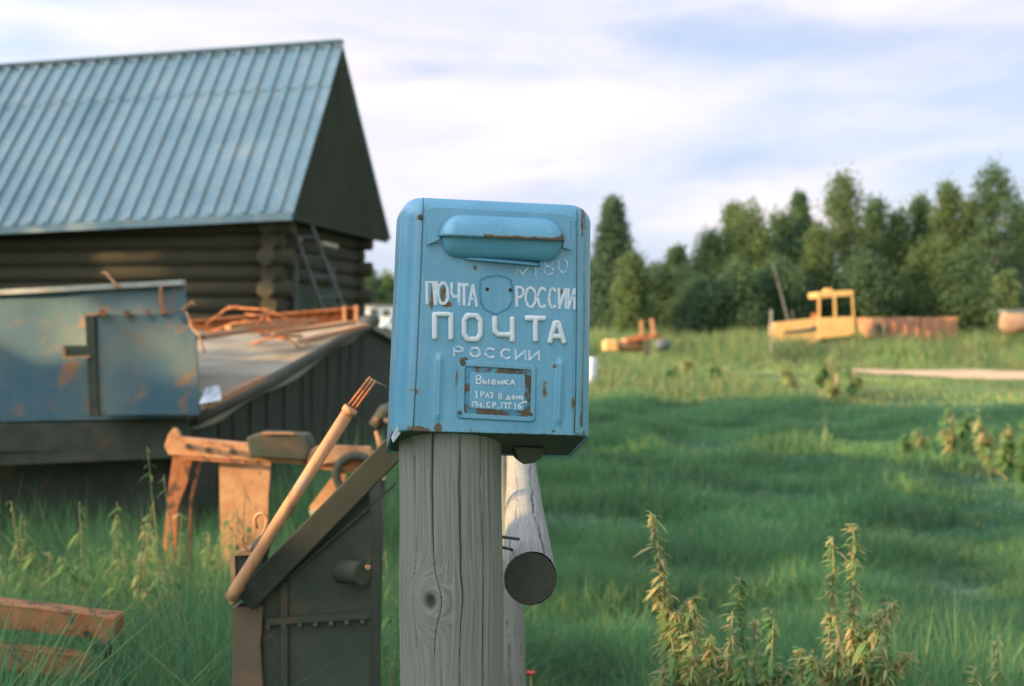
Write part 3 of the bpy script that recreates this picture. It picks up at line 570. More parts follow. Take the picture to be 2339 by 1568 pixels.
b=MB(); b.poly([W(500,1050,.01),W(618,1056,.01),W(612,1140,.01),W(606,1480,.01),W(508,1480,.01)],(0,.02,0)); b.build('plate',M['rust_light'],fr)
b=MB(); b.poly([W(562,1000,-.05),W(600,988,-.05),W(700,994,-.05),W(712,1020,-.05),W(700,1052,-.05),W(570,1046,-.05)],(0,.16,0)); b.build('clamp',M['steel_dark'],fr,bevel=.01)
b=MB(); b.bar(W(600,990,-.06),W(672,990,-.06),.01,.008); b.build('clamp_edge',M['rust_light'],fr)
pts=[W(812,1085,-.06)+Vector((math.cos(t)*.085,0,math.sin(t)*.085)) for t in np.linspace(0,2*math.pi,29)[:-1]]; pts.append(pts[0])
MB().tube(pts,.02,8,caps=False,up=(0,1,0)).build('ring',M['rust_dark'],fr)
b=MB(); b.poly([W(795,1062,-.01),W(770,1075,-.01),W(705,1160,-.01),W(725,1178,-.01),W(775,1160,-.01)],(0,.03,0)); b.build('blade',M['rust_light'],fr)
b=MB(); b.poly([W(705,1168,-.03),W(760,1160,-.03),W(822,1120,-.03),W(810,1140,-.03),W(740,1190,-.03),W(712,1185,-.03)],(0,.05,0)); b.build('share',M['palewood'],fr)
b=MB(); b.poly([W(700,1030,-.04),W(730,1018,-.04),W(845,1022,-.04),W(850,1042,-.04),W(705,1065,-.04)],(0,.05,0)); b.build('cross_plate',M['rust_light'],fr)
b=MB(); b.tube([W(858,985,-.03),W(868,1012,-.03),W(872,1040,-.03)],[.006,.014,.02],8); b.build('spike',M['rust_light'],fr)
b=MB(); b.poly([W(840,1085,-.05),W(880,1090,-.05),W(870,1300,-.05),W(838,1420,-.05)],(0,.04,0)); b.build('tine',M['steel_dark'],fr)
for hx,hy in ((857,958),(882,960),(876,1092)): MB().tube([W(hx,hy,-.02),W(hx,hy,-.08)],.011,8).build('bolt_head',M['rust_light'],fr)
MB().tube([W(855,975,.02),W(880,940,.02),W(905,930,.02)],[.03,.035,.03],8).build('hose',M['rust_dark'],fr)
b=MB(); b.bar(W(410,1046,-.02),W(560,1056,-.02),.03,.012); b.bar(W(700,1066,-.02),W(860,1080,-.02),.03,.012); b.build('flange',M['rust'],fr)
for hx,hy in ((430,1020),(475,1028),(530,1032),(740,1045),(790,1048)): MB().tube([W(hx,hy,0),W(hx,hy,-.03)],.014,6).build('bolt_head',M['rust_dark'],fr)
# ---------------------------------------------------------------- machine right in front (dark hopper, pipe, post)
IY=3.45
im=thing('seed_drill','old dark seed drill with long rusty pipe left of the wooden post','farm implement',Vector((-.45,IY,0)))
def I(px,py,d=0): return P(px,py,IY+d)
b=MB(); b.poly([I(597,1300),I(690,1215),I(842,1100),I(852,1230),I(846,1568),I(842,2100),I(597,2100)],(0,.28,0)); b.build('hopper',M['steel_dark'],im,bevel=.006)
b=MB(); b.bar(I(560,1372,-.02),I(925,1000,.0),.06,.06,up=(0,1,0)); b.build('diagonal_beam',simple('pipe_shade_steel',(.03,.036,.022),(.055,.058,.038),9,rough=.9,bump=.3,bd=.003),im,bevel=.004)  # steel coloured extra dark so the beam looks shaded beside the pipe
for (x0,y0,x1,y1) in ((650,1330,650,2000),(610,1420,845,1405)): MB().bar(I(x0,y0,-.006-(.004 if x0!=x1 else 0)),I(x1,y1,-.006-(.004 if x0!=x1 else 0)),.016,.012,up=(0,1,0)).build('seam_rib',M['steel_dark'],im)
for k in range(7): MB().tube([I(612+36*k,1432-2*k,-.0),I(612+36*k,1432-2*k,-.016)],.006,8).build('rivet',M['rust_dark'],im)
b=MB(); b.bar(I(660,1318,-.008),I(905,1105,-.008),.006,.01,up=(0,1,0)); b.build('seam_rail',M['steel_dark'],im)
a=I(524,1368,-.12); c=I(800,935,-.12); d_=I(852,866,-.12)
b=MB(); b.tube([a,a.lerp(c,.04),a.lerp(c,.5),c],[.012,.0143,.0145,.0148],16); p_=b.build('pipe',simple('rusty_pipe_skin',(.38,.17,.075),(.58,.31,.14),20,stretch=(1,1,.3),rough=.8,bump=.8,bd=.004,spots=[((.2,.1,.055),16,.55,.12),((.3,.27,.2),9,.58,.1)]),im)
MB().tube([c.lerp(a,.02),c.lerp(d_,.04)],.0175,16).build('pipe_collar',M['rust_light'],im)
for k,o_ in enumerate((-1,0,1)):
    v=(d_-c).normalized(); s_=Vector((0,1,0)).cross(v).normalized()*.009*o_
    MB().tube([c+s_,d_+s_*.9],.0028,6).build('rod',M['rust'],im)
MB().tube([d_+Vector((-.01,0,.002)),P(883,884,IY-.12)],.002,5).build('wire',M['greywood'],im)
b=MB(); b.poly([I(512,1362,-.11),I(540,1335,-.11),I(552,1350,-.11),I(528,1386,-.11)],(0,.05,0)); b.build('pipe_foot',M['rust_light'],im,bevel=.003)
b=MB(); b.poly([I(530,1388,-.02),I(600,1384,-.02),I(597,1450,-.02),I(594,1470,-.02),I(600,1568,-.02),I(606,2050,-.02),I(528,2050,-.02)],(0,.06,0)); b.build('leg',simple('brown_leg_rust',(.12,.09,.055),(.19,.125,.07),9,rough=.9,bump=.4,bd=.004),im,bevel=.002)
b=MB(); b.poly([I(533,1268,-.03),I(602,1264,-.03),I(600,1300,-.03),I(545,1375,-.03),I(533,1385,-.03)],(0,.08,0)); b.build('gusset',M['steel_dark'],im,bevel=.002)
b=MB(); b.bar(I(532,1272,-.04),I(533,1335,-.04),.006,.01,up=(1,0,0)); b.poly([I(532,1270,-.04),I(550,1258,-.04),I(602,1253,-.04),I(602,1268,-.04)],(0,.06,0)); b.build('gusset_rim',M['rust_light'],im)
def arc(cx,cy,r,t0,t1,d,n=14): return [I(cx+math.cos(t)*r,cy-math.sin(t)*r*1.15,d) for t in np.linspace(t0,t1,n)]
MB().tube([I(587,1208,-.1)]+arc(596,1190,14,math.pi,0,-.1)+[I(604,1215,-.1),I(590,1235,-.1)],.0045,8).build('hook',M['rust_light'],im)
MB().tube(arc(575,1232,22,R(160),R(290),-.1),.0042,8).build('hook',M['rust_light'],im)
b=MB(); b.tube([I(585,1265,-.11),I(598,1248,-.11),I(612,1225,-.11),I(622,1200,-.11)],[.018,.02,.016,.01],8,rough=.12); b.build('wire_wrap',M['rust_dark'],im)
b=MB(); b.tube([I(780,1305,-.02),I(828,1310,-.06)],[.03,.028],14); b.build('axle_stub',M['steel_dark'],im)
MB().tube([I(838,1296,-.06),I(841,1296,-.075)],.006,8).build('bolt_head',M['rust_light'],im)
# ---------------------------------------------------------------- rusty rails, bottom left
RY=4.2
ra=thing('rusty_steel_rack','pair of rusty steel rails on a rack in the bottom left corner','steel rack',Vector((-1.5,RY,0)))
def Q(px,py,d=0): return P(px,py,RY+d)
b=MB(); b.poly([Q(-150,1368),Q(255,1416),Q(255,1466),Q(240,1462),Q(-150,1420)],(0,.02,0)); b.poly([Q(-150,1362,.0),Q(256,1411,.0),Q(256,1416,.0),Q(-150,1367,.0)],(0,.09,0)); b.build('rail',M['rust'],ra,bevel=.002)
b=MB(); b.poly([Q(236,1412,-.012),Q(261,1414,-.012),Q(259,1477,-.012),Q(235,1474,-.012)],(0,.11,0)); b.build('end_plate',M['rust'],ra,bevel=.002)
for hx,hy in ((197,1447),(250,1468)): MB().tube([Q(hx,hy,-.016),Q(hx,hy,.005)],.009,10).build('bolt_hole',M['black'],ra)
b=MB(); b.poly([Q(-150,1466),Q(220,1510),Q(217,1552),Q(-150,1520)],(0,.02,0)); b.poly([Q(-150,1460),Q(222,1504),Q(222,1509),Q(-150,1465)],(0,.07,0)); b.build('rail',M['rust'],ra,bevel=.002)
b=MB(); b.bar(Q(236,1470,.06),Q(236,2000,.06),.04,.05,up=(1,0,0)); b.bar(Q(-90,1430,.06),Q(-90,2000,.06),.04,.05,up=(1,0,0)); b.bar(Q(-90,1560,.06),Q(236,1600,.06),.03,.04); b.build('stand',M['steel_dark'],ra)
# ---------------------------------------------------------------- wooden post
def woodcyl(name,axis0,axis1,r0,r1,mat,parent,na=180,nz_=320,knots=(),cracks=(),cap=None,seed=1,loc=None,wob=.004):
    a0=Vector(axis0);a1=Vector(axis1); d=(a1-a0); Ln=d.length; dn=d.normalized(); ref=Vector((0,-1,0)) if abs(dn.y)<.7 else Vector((0,0,1))
    xx=(ref-dn*ref.dot(dn)).normalized(); yy=dn.cross(xx)
    th=np.linspace(-np.pi,np.pi,na,endpoint=False); s_=np.linspace(0,1,nz_); TH,S=np.meshgrid(th,s_)
    rr=r0+(r1-r0)*S; r_=np.random.default_rng(seed)
    rr=rr*(1+.02*np.sin(TH*2+1)+.012*np.sin(TH*3+S*2)); rr=rr+wob*.5*np.sin(S*9+TH)+wob*.25*np.sin(S*23+TH*2)
    fine=np.zeros_like(TH)
    for k in range(14): fine+=r_.uniform(.3,1)*np.sin(TH*r_.integers(15,70)+S*r_.uniform(-3,3)*2+r_.uniform(0,6))
    rr=rr+fine*.00018
    gu=TH*r0; gv=S*Ln; cr_=np.zeros_like(TH)
    for (kt,ks,ksz) in knots:
        du=(TH-kt)*r0; dv=(S-ks)*Ln; dist=np.sqrt(du**2+(dv*.8)**2)+1e-6; wgt=np.exp(-(dist/(ksz*2.2))**2)
        wgt=np.exp(-(dist/(ksz*1.5))**2); gu=gu+du*(-.75)*np.exp(-(dv/(ksz*2.6))**2-(du/(ksz*2.2))**2); gu=gu*(1-wgt)+(dist*1.2)*wgt; gv=gv*(1-wgt)+wgt*.004*np.arctan2(dv,du)
        rr=rr+.005*np.exp(-(dist/(ksz*1.6))**2)-.009*np.exp(-(dist/(ksz*.5))**2); cr_=np.maximum(cr_,.85*np.exp(-(dist/(ksz*.5))**4))
    for (ct,c0,c1,cw,amp) in cracks:
        line=ct+amp*np.sin(S*7+ct*5)+amp*.5*np.sin(S*19)+amp*.35*np.sin(S*47+ct)+amp*.2*np.sin(S*131)
        for (kt,ks,ksz) in knots: line=line+.16*np.sign(ct-kt)*np.exp(-(((S-ks)*Ln)/(ksz*2))**2)*np.exp(-((ct-kt)/.5)**2)
        m_=np.exp(-((TH-line)*r0/(cw*(.35+.9*np.abs(np.sin(S*11+ct*9)*np.sin(S*5+ct)))))**2)*((S>c0)&(S<c1)); cr_=np.maximum(cr_,m_); rr=rr-.004*m_
    X_=a0.x+d.x*S+(xx.x*np.cos(TH)+yy.x*np.sin(TH))*rr; Y_=a0.y+d.y*S+(xx.y*np.cos(TH)+yy.y*np.sin(TH))*rr; Z_=a0.z+d.z*S+(xx.z*np.cos(TH)+yy.z*np.sin(TH))*rr
    V=np.stack([X_,Y_,Z_],-1).reshape(-1,3); ii,jj=np.meshgrid(np.arange(na),np.arange(nz_-1)); a=(jj*na+ii).ravel(); b_=(jj*na+(ii+1)%na).ravel()
    Fq=np.stack([a,b_,b_+na,a+na],1); o=npmesh(name,V,Fq,mat,parent,True,{'gu':gu.ravel(),'gv':gv.ravel(),'crack':cr_.ravel()})
    return o,V,na
ps=thing('wooden_post','thick weathered grey wooden post carrying the blue mailbox','post',Vector((-.107,2.47,0)))
PY=2.46; px0=(908-CX)/F*2.455; px1=(1150-CX)/F*2.455; pc=(px0+px1)/2; pr_=(px1-px0)/2-.001
zt=P(0,1010,PY).z+.09; 
# knot near (985,1375) in the photograph
kz=P(0,1375,PY-pr_).z; kth=math.asin(((985-CX)/F*(PY-.07)-pc)/pr_); 
# theta 0 faces the camera; sign checked against +x
sg=1
z0_=-.15; Lp=zt-z0_
o,V,na=woodcyl('shaft',(pc,PY,z0_),(pc,PY,zt),pr_,pr_,M['post'],ps,420,900,knots=[(kth,(kz-z0_)/Lp,.022)],
 cracks=[(math.asin(-.26),.60,1.0,.0012,.015),(math.asin(.2),.3,1.0,.0011,.02),(math.asin(-.93),.2,1,.0018,.01),(math.asin(-.12),0,.70,.0012,.02),(math.asin(-.62),.72,.93,.0009,.01),(math.asin(.6),.3,1,.0009,.02)])
# horizontal rail behind
rl=thing('fence_rail','round pale fence log running away behind the post, dark cut end showing','fence rail',P(1211,1322,2.62))
r0=P(1211,1322,2.60); r1=P(1189,1045,4.95)
woodcyl('log',r0,r1,.0485,.047,M['log'],rl,120,300,cracks=[(.45,0,1,.0022,.1),(-.45,.05,.8,.0009,.06),(-1.0,.0,.6,.001,.05),(1.3,0,.9,.0012,.05)],seed=5,wob=.002)
b=MB(); dn=(r1-r0).normalized(); c_=r0+dn*.003; n_=40; vs=[c_]; 
for ring in (.35,.7,1.0):
    for k in range(n_): t=2*math.pi*k/n_; vs.append(c_+Vector((math.cos(t),0,math.sin(t)))*.0478*ring+dn*(.0006*math.sin(k*.6)))
fs=[(0,1+(k+1)%n_,1+k) for k in range(n_)]+[(1+a*n_+k,1+a*n_+(k+1)%n_,1+(a+1)*n_+(k+1)%n_,1+(a+1)*n_+k) for a in range(2) for k in range(n_)]
b.add(vs,fs,True); b.build('cut_end',M['endgrain'],rl)
fp=thing('fence_post','thin leaning pale fence post standing behind the thick post','post',P(1150,1568,4.6)*Vector((1,1,0)) if False else Vector((0,4.7,0)))
q1=P(1146,1035,5.02); q0=P(1165,1568,5.0); q2=q0+(q0-q1)*.8; 
woodcyl('shaft',(q2.x,q2.y,-.1),q1,.058,.045,M['log'],fp,80,200,cracks=[(-.2,0,1,.0018,.08),(.7,.1,.9,.001,.1)],seed=9,wob=.006)
for (x0,y0,x1,y1) in ((1138,1226,1185,1232),(1144,1250,1170,1256)):
    a=P(x0,y0,2.545); c=P(x1,y1,2.72); tag(MB().tube([a-(c-a)*.3,c],.0028,8).build('iron_spike',M['black'],None,loc=a),'upper long iron spike holding the rail to the post' if y0<1240 else 'lower short iron spike under the upper one','spike','iron spikes between post and rail')
# ---------------------------------------------------------------- MAILBOX
BW=.325; BD=.185; yaw=R(7.5); roll=R(2.1)
Mb=Matrix.Translation(P(1131,722,2.36))@Matrix.Rotation(yaw,4,'Z')@Matrix.Rotation(roll,4,'Y')
mbx=thing('mailbox','blue rusted metal mailbox with white Cyrillic lettering on the thick post','mailbox'); del mbx['_w']; mbx.matrix_world=Mb
Minv=Mb.inverted(); camL=Minv@Vector((0,0,H))
def LP(px,py,y=0.0):     # photo point -> local point on the plane local y
    q=Minv@P(px,py,2.0); d=q-camL; t=(y-camL.y)/d.y; return camL+d*t
tl=LP(967,447);trp=LP(1318,467);bl=LP(943,985);brp=LP(1313,997)
ztop=(tl.z+trp.z)/2; zbot=(bl.z+brp.z)/2
xl_t=LP(967,447).x; xl_b=bl.x; xr_t=trp.x; xr_b=brp.x
RC=.036
def sec(z):   # half-extents of body at height z
    t=(z-zbot)/(ztop-zbot); return (xl_b+(xl_t-xl_b)*t, xr_b+(xr_t-xr_b)*t)
def mkbody():
    nh=70; rows=[]; ncor=10
    hs=list(np.linspace(0,1,nh))
    vs=[];att=[]
    RL=.034; RR=.028; RT=.032
    zz=[zbot+(ztop-RT-zbot)*h for h in hs]; ins=[0]*nh
    for k in range(1,11):
        a=k/10*math.pi/2; zz.append(ztop-RT+RT*math.sin(a)); ins.append(RT*(1-math.cos(a)))
    for z,q in zip(zz,ins):
        xl,xr=sec(z); xl-=RL; xr+=RR; ring=[]
        f=0.0; 
        x0=xl+q; x1=xr-q; y0=0+q*.9; y1=BD-q*.4
        def cor(cx,cy,r_,a0,a1): return [(cx+math.cos(t)*r_,cy+math.sin(t)*r_) for t in np.linspace(a0,a1,ncor)]
        rl_=max(.008,RL-q*.55); rr_=max(.008,RR-q*.55); rb=.012
        ring+=cor(x0+rl_,y0+rl_,rl_,math.pi,1.5*math.pi)
        ring+=[(x0+rl_+(x1-rr_-x0-rl_)*t,y0) for t in np.linspace(0,1,42)[1:-1]]
        ring+=cor(x1-rr_,y0+rr_,rr_,1.5*math.pi,2*math.pi)
        ring+=[(x1,y0+rr_+(y1-rb-y0-rr_)*t) for t in np.linspace(0,1,14)[1:-1]]
        ring+=cor(x1-rb,y1-rb,rb,0,.5*math.pi)+cor(x0+rb,y1-rb,rb,.5*math.pi,math.pi)
        ring+=[(x0,y0+rl_+(y1-rb-y0-rl_)*(1-t)) for t in np.linspace(0,1,14)[1:-1]]
        n=len(ring)
        for (x,y) in ring:
            h=(z-zbot)/(ztop-zbot); dz=-(y/BD)*.052*(1-h)**6
            vs.append((x,y,z+dz)); 
            a=0
            if h<.03: a+=.28
            a+=.22*math.exp(-((x-xr+.0)/.02)**2) if y<.03 and False else 0
            att.append(a)
    m=len(zz); b=MB(); fs=[(r*n+i,r*n+(i+1)%n,(r+1)*n+(i+1)%n,(r+1)*n+i) for r in range(m-1) for i in range(n)]
    b.add(vs,fs,True); K_=len(vs)
    b.f.append(tuple((m-1)*n+i for i in range(n))); b.sm.append(True)
    # recessed bottom, darker hopper lid
    ringb=[Vector(vs[i]) for i in range(n)]; c=sum(ringb,Vector())/n
    inn=[(p-c)*.955+c+Vector((0,0,.006)) for p in ringb]; o_=len(b.v); b.v+=[tuple(p) for p in inn]; att+=[.1]*n
    b.f+=[(i,o_+i,o_+(i+1)%n,(i+1)%n) for i in range(n)]; b.sm+=[False]*n
    bo=MB(); bo.add([Vector(p)+Vector((0,0,-.004)) for p in inn]+[Vector(p)+Vector((0,0,.002)) for p in inn],[tuple(reversed(range(n)))]+[(i,(i+1)%n,n+(i+1)%n,n+i) for i in range(n)])
    bo.build('bottom_lid',M['rust_dark'],mbx)
    return b,att
b,att=mkbody()
blobs=[]  # (px,py,rx,ry,amp)
for q in [(961,497,5,8,1.2),(1333,505,5,45,.8),(1333,760,3,230,.38),(1326,960,6,30,.5),(930,893,22,10,.3),(952,896,8,10,.5),(905,1000,14,12,.6),(1290,548,12,12,.6),(1100,985,60,4,.3),(958,983,26,9,.9),(1001,978,9,10,1.1),(1085,612,7,10,.55),(986,680,5,36,.62),(1012,668,12,26,.5),(1018,697,20,8,.5),(1283,668,6,6,.7),(1310,920,7,22,.55),(1243,893,9,22,.5),(1218,905,4,10,.3),(1300,480,7,6,.4),(1266,838,4,5,.8),(1060,827,12,10,.9),(1042,870,3,50,.35),(1264,985,6,4,.5),(1320,990,20,8,.35),(1150,780,40,10,.05)]:
    p=LP(q[0],q[1]); blobs.append((p.x,p.z,q[2]*.000726,q[3]*.000726,q[4]))
def rustat(x,z):
    a=0
    for bx,bz,rx,rz,am in blobs: a=max(a,am*math.exp(-(((x-bx)/rx)**2+((z-bz)/rz)**2)))
    return a
att=[max(a_,rustat(v[0],v[2]) if v[1]<.05 else 0)*1.0 for a_,v in zip(att,b.v)]
b.build('body',M['blue'],mbx,attrs={'rust':att})
# raised front panel between the two seams
def grid(fx,nu,nv): 
    vs=[fx(i/nu,j/nv) for j in range(nv+1) for i in range(nu+1)]; m=nu+1
    return vs,[(j*m+i,j*m+i+1,(j+1)*m+i+1,(j+1)*m+i) for j in range(nv) for i in range(nu)]
gro=[]  # vertical pressed ribs
rib=[(1002,805,965),(1278,815,975)]
ribL=[(LP(a,(c+d)/2).x,LP(a,c).z,LP(a,d).z) for a,c,d in rib]
def panelpt(u,v):
    z=zbot+.0015+(ztop-.024-zbot)*v; xl,xr=sec(z); x=xl+(xr-xl)*u; y=-.0022
    if u<.012 or u>.988: y=-.0002
    if v>.985: y=-.0006
    for rx,z1,z0 in ribL:
        if z0<z<z1: y-=.004*math.exp(-((x-rx)/.005)**2)*min(1,(z1-z)/.012,(z-z0)/.012)
    y+=.0006*math.sin(x*31)*math.sin(z*17)
    return Vector((x,y,z))
vs,fs=grid(panelpt,170,250); b=MB(); b.add(vs,fs,True)
att=[max(rustat(v.x,v.z),.22*(1 if (i%171<2 or i%171>168) else 0),.25*math.exp(-((v.z-zbot)/.006)**2)) for i,v in enumerate(vs)]
b.build('front_panel',M['blue'],mbx,attrs={'rust':att})
# vertical seam grooves
M['seam']=simple('dark_seam',(.06,.09,.08),(.12,.15,.12),60,rough=.9,bump=.1)  # dark colour for the panel's two seam lines
for nm,pp_ in (('seam',[(967,452),(961,620),(951,850),(944,975)]),('seam',[(1318,478),(1317,700),(1315,880),(1312,990)])):
    pts=[LP(x_,y_,-.0006) for x_,y_ in pp_]; MB().tube(pts,.0009,6,up=(0,1,0)).build(nm,M['seam'],mbx)
pts=[LP(x_,y_,0.004) for x_,y_ in [(1333,500),(1334,700),(1330,850),(1327,975)]]; MB().tube(pts,[.0016,.002,.0022,.003],8,up=(0,1,0)).build('side_bead',simple('rusty_bead',(.13,.19,.16),(.22,.24,.17),40,rough=.8,spots=[((.16,.1,.05),60,.58,.08)]),mbx)
# hood base plate
def polyL(pts,y0,y1): return [LP(x_,y_,y0) for x_,y_ in pts],Vector((0,y1-y0,0))
pp_,of=polyL([(975,556),(973,480),(978,474),(1000,473),(1290,489),(1302,496),(1303,570)],-.0024,-.0055); pp_=list(reversed(pp_))
b=MB(); b.poly(pp_,of); b.build('hood_plate',M['blue'],mbx,bevel=.0012,attrs=None)
# hood: half stadium awning that bulges forward; profile in height t:0 top ->1 bottom lip
hl=LP(1003,530).x; hr=LP(1284,560).x; hcL=LP(1003,545); hcR=LP(1284,560); 
zt_=( LP(1040,491).z+LP(1240,505).z)/2; zb_=(LP(1030,541).z+LP(1270,556).z)/2
def mkhood():
    vs=[];nu=64;nv=16; hw=(hr-hl)/2; cx_=(hl+hr)/2; hh=zt_-zb_; depth=.034
    for j in range(nv+1):
        v=j/nv*math.pi/2
        for i in range(nu+1):
            s_=-1+2*i/nu; # superellipse outline: half width at height
            zz_=math.sin(v)  # 0 bottom..1 top
            # x position from the half-width at the profile, ends rounded
            ax=hw-hh*(1-math.cos(v))*1.0; 
            e_=abs(s_); x=cx_+math.copysign(ax*(1-(1-e_)**1.0 if False else e_),s_); 
            edge=max(0,(e_-.80)/.20); fall=math.sqrt(max(0,1-edge**2)); y=-.0055-depth*math.cos(v)*(.06+.94*fall)
            vs.append(Vector((x,y,zb_+hh*zz_*(1 if edge==0 else (.0+1.0*(1-.0*edge))) )))
    m=nu+1; fs=[(j*m+i,j*m+i+1,(j+1)*m+i+1,(j+1)*m+i) for j in range(nv) for i in range(nu)]
    return vs,fs
vs,fs=mkhood(); b=MB(); b.add(vs,fs,True)
att=[.62*math.exp(-((v.z-zb_)/.005)**2)*(1 if v.x>LP(1100,540).x else .35)+ .6*math.exp(-(((v.x-LP(1283,548).x)/.012)**2+((v.z-LP(1283,548).z)/.012)**2)) for v in vs]
o=b.build('hood',M['blue'],mbx,attrs={'rust':att}); sm_=o.modifiers.new('solid','SOLIDIFY'); sm_.thickness=.0022; sm_.offset=1
# side tabs of the hood
for pts in ([(972,552),(1003,541),(1003,548),(975,560)],[(1284,553),(1304,560),(1303,572),(1284,566)]):
    a_,of=polyL(pts,-.004,-.012); MB().poly(list(reversed(a_)),of).build('hood_tab',M['blue'],mbx)
# flap below: stadium bulging less, tilting in
def mkflap():
    nu=60;nv=14;vs=[]; xa=LP(1005,560).x; xb=LP(1283,575).x; za=zb_+.012; zc=(LP(1060,588).z+LP(1230,597).z)/2-.001; cx_=(xa+xb)/2;hw=(xb-xa)/2
    for j in range(nv+1):
        v=j/nv; rr=(za-zc)
        for i in range(nu+1):
            s_=-1+2*i/nu; wv=hw-.6*rr*(1-math.sqrt(max(0,1-v**2.6))); x=cx_+wv*s_; e_=max(0,(abs(s_)-.84)/.16); f=math.sqrt(max(0,1-e_*e_))
            y=-.0045-.026*(1-v**2.2)**.5*(f*.98+.02); vs.append(Vector((x,y,za-rr*v)))
    m=nu+1; return vs,[(j*m+i,(j+1)*m+i,(j+1)*m+i+1,j*m+i+1) for j in range(nv) for i in range(nu)]
vs,fs=mkflap(); b=MB(); b.add(vs,fs,True); b.build('slot_flap',M['blue'],mbx,attrs={'rust':[.18*math.exp(-((v.x-LP(1270,580).x)/.02)**2) for v in vs]})
# small lip
a=LP(1058,580); c=LP(1234,596); vs=[];n_=26
for k in range(n_+1):
    t=k/n_; q=a.lerp(c,t); bul=math.sin(math.pi*t)**.5 if 0<t<1 else 0
    dz=LP(1120,600).z-LP(1120,586).z
    vs+= [Vector((q.x,-.003,q.z)),Vector((q.x,-.003-.016*bul,q.z+dz*.72)),Vector((q.x,-.0035-.0175*bul,q.z+dz*.95)),Vector((q.x,-.003,q.z+dz*.5))]
fs=[]
for k in range(n_):
    o_=k*4
    for s_ in range(4): fs.append((o_+s_,o_+4+s_,o_+4+(s_+1)%4,o_+(s_+1)%4))
b=MB(); b.add(vs,fs,True); b.build('lip',M['blue'],mbx)
# notice plate: raised outer frame, rusty groove, inner plate
def rrect(pts,y,r=9,n=4):
    out=[]; k=len(pts)
    for i in range(k):
        p=Vector(pts[i]); a=Vector(pts[i-1]); c=Vector(pts[(i+1)%k]); d0=(a-p).normalized()*r; d1=(c-p).normalized()*r
        for t in range(n+1):
            u=t/n; q=(p+d0)*(1-u)**2+p*2*u*(1-u)+(p+d1)*u**2; out.append(LP(q.x,q.y,y))
    return out
OUT=[(1046,822),(1226,832),(1224,966),(1042,957)]; MID=[(1062,836),(1214,845),(1211,953),(1060,945)]; INN=[(1068,843),(1207,851),(1205,946),(1066,938)]
b=MB(); o1=rrect(OUT,-.003,12); o2=rrect([(1049,825),(1223,835),(1221,963),(1045,954)],-.0062,11); o3=rrect(MID,-.0062,8); n=len(o1)
vs=o1+o2+o3+rrect(MID,-.003,8); 
b.add(vs,[(r*n+(i+1)%n,r*n+i,(r+1)*n+i,(r+1)*n+(i+1)%n) for r in range(3) for i in range(n)])
f_=b.build('notice_frame',M['blue'],mbx,bevel=.0006,attrs={'rust':[.13+.12*random.random() for _ in vs]})
# rusty strip around inner plate
o1=rrect(MID,-.0034,7); o2=rrect([(1075,851),(1198,857),(1196,938),(1073,931)],-.0052,6); b=MB(); b.add(o1+o2,[((i+1)%n,i,n+i,n+(i+1)%n) for i in range(n)])
b.build('notice_groove',simple('rusty_groove',(.07,.065,.04),(.17,.11,.055),70,rough=.95,spots=[((.10,.27,.34),38,.47,.08)]),mbx)
b=MB(); b.poly(list(reversed(rrect([(1074,850),(1199,856),(1197,939),(1072,932)],-.0045,6))),(0,-.0016,0)); b.build('notice_plate',M['blue'],mbx)
for hx,hy,r_ in ((1057,829,.0055),(1050,943,.004),(1213,947,.003)):
    a=LP(hx,hy,-.0055); MB().tube([a,a+Vector((0,-.003,0))],[r_,r_*.7],14,up=(1,0,0)).build('rivet',M['rust_dark'],mbx)
for hx,hy in ((1113,661),(1166,663)):
    a=LP(hx,hy,-.0022); MB().tube([a,a+Vector((0,-.0009,0))],.0032,16,up=(1,0,0)).build('screw_hole',M['black'],mbx)
a=LP(961,497,-.001); MB().tube([a,a+Vector((0,-.003,0))],[.0045,.003],12,up=(1,0,0)).build('rivet',M['rust_dark'],mbx)
# faded badge outline (darker paint where an emblem was taken off)
M['ghost']=simple('darker_old_paint',(.05,.19,.27),(.07,.25,.34),80,rough=.5,bump=.1)
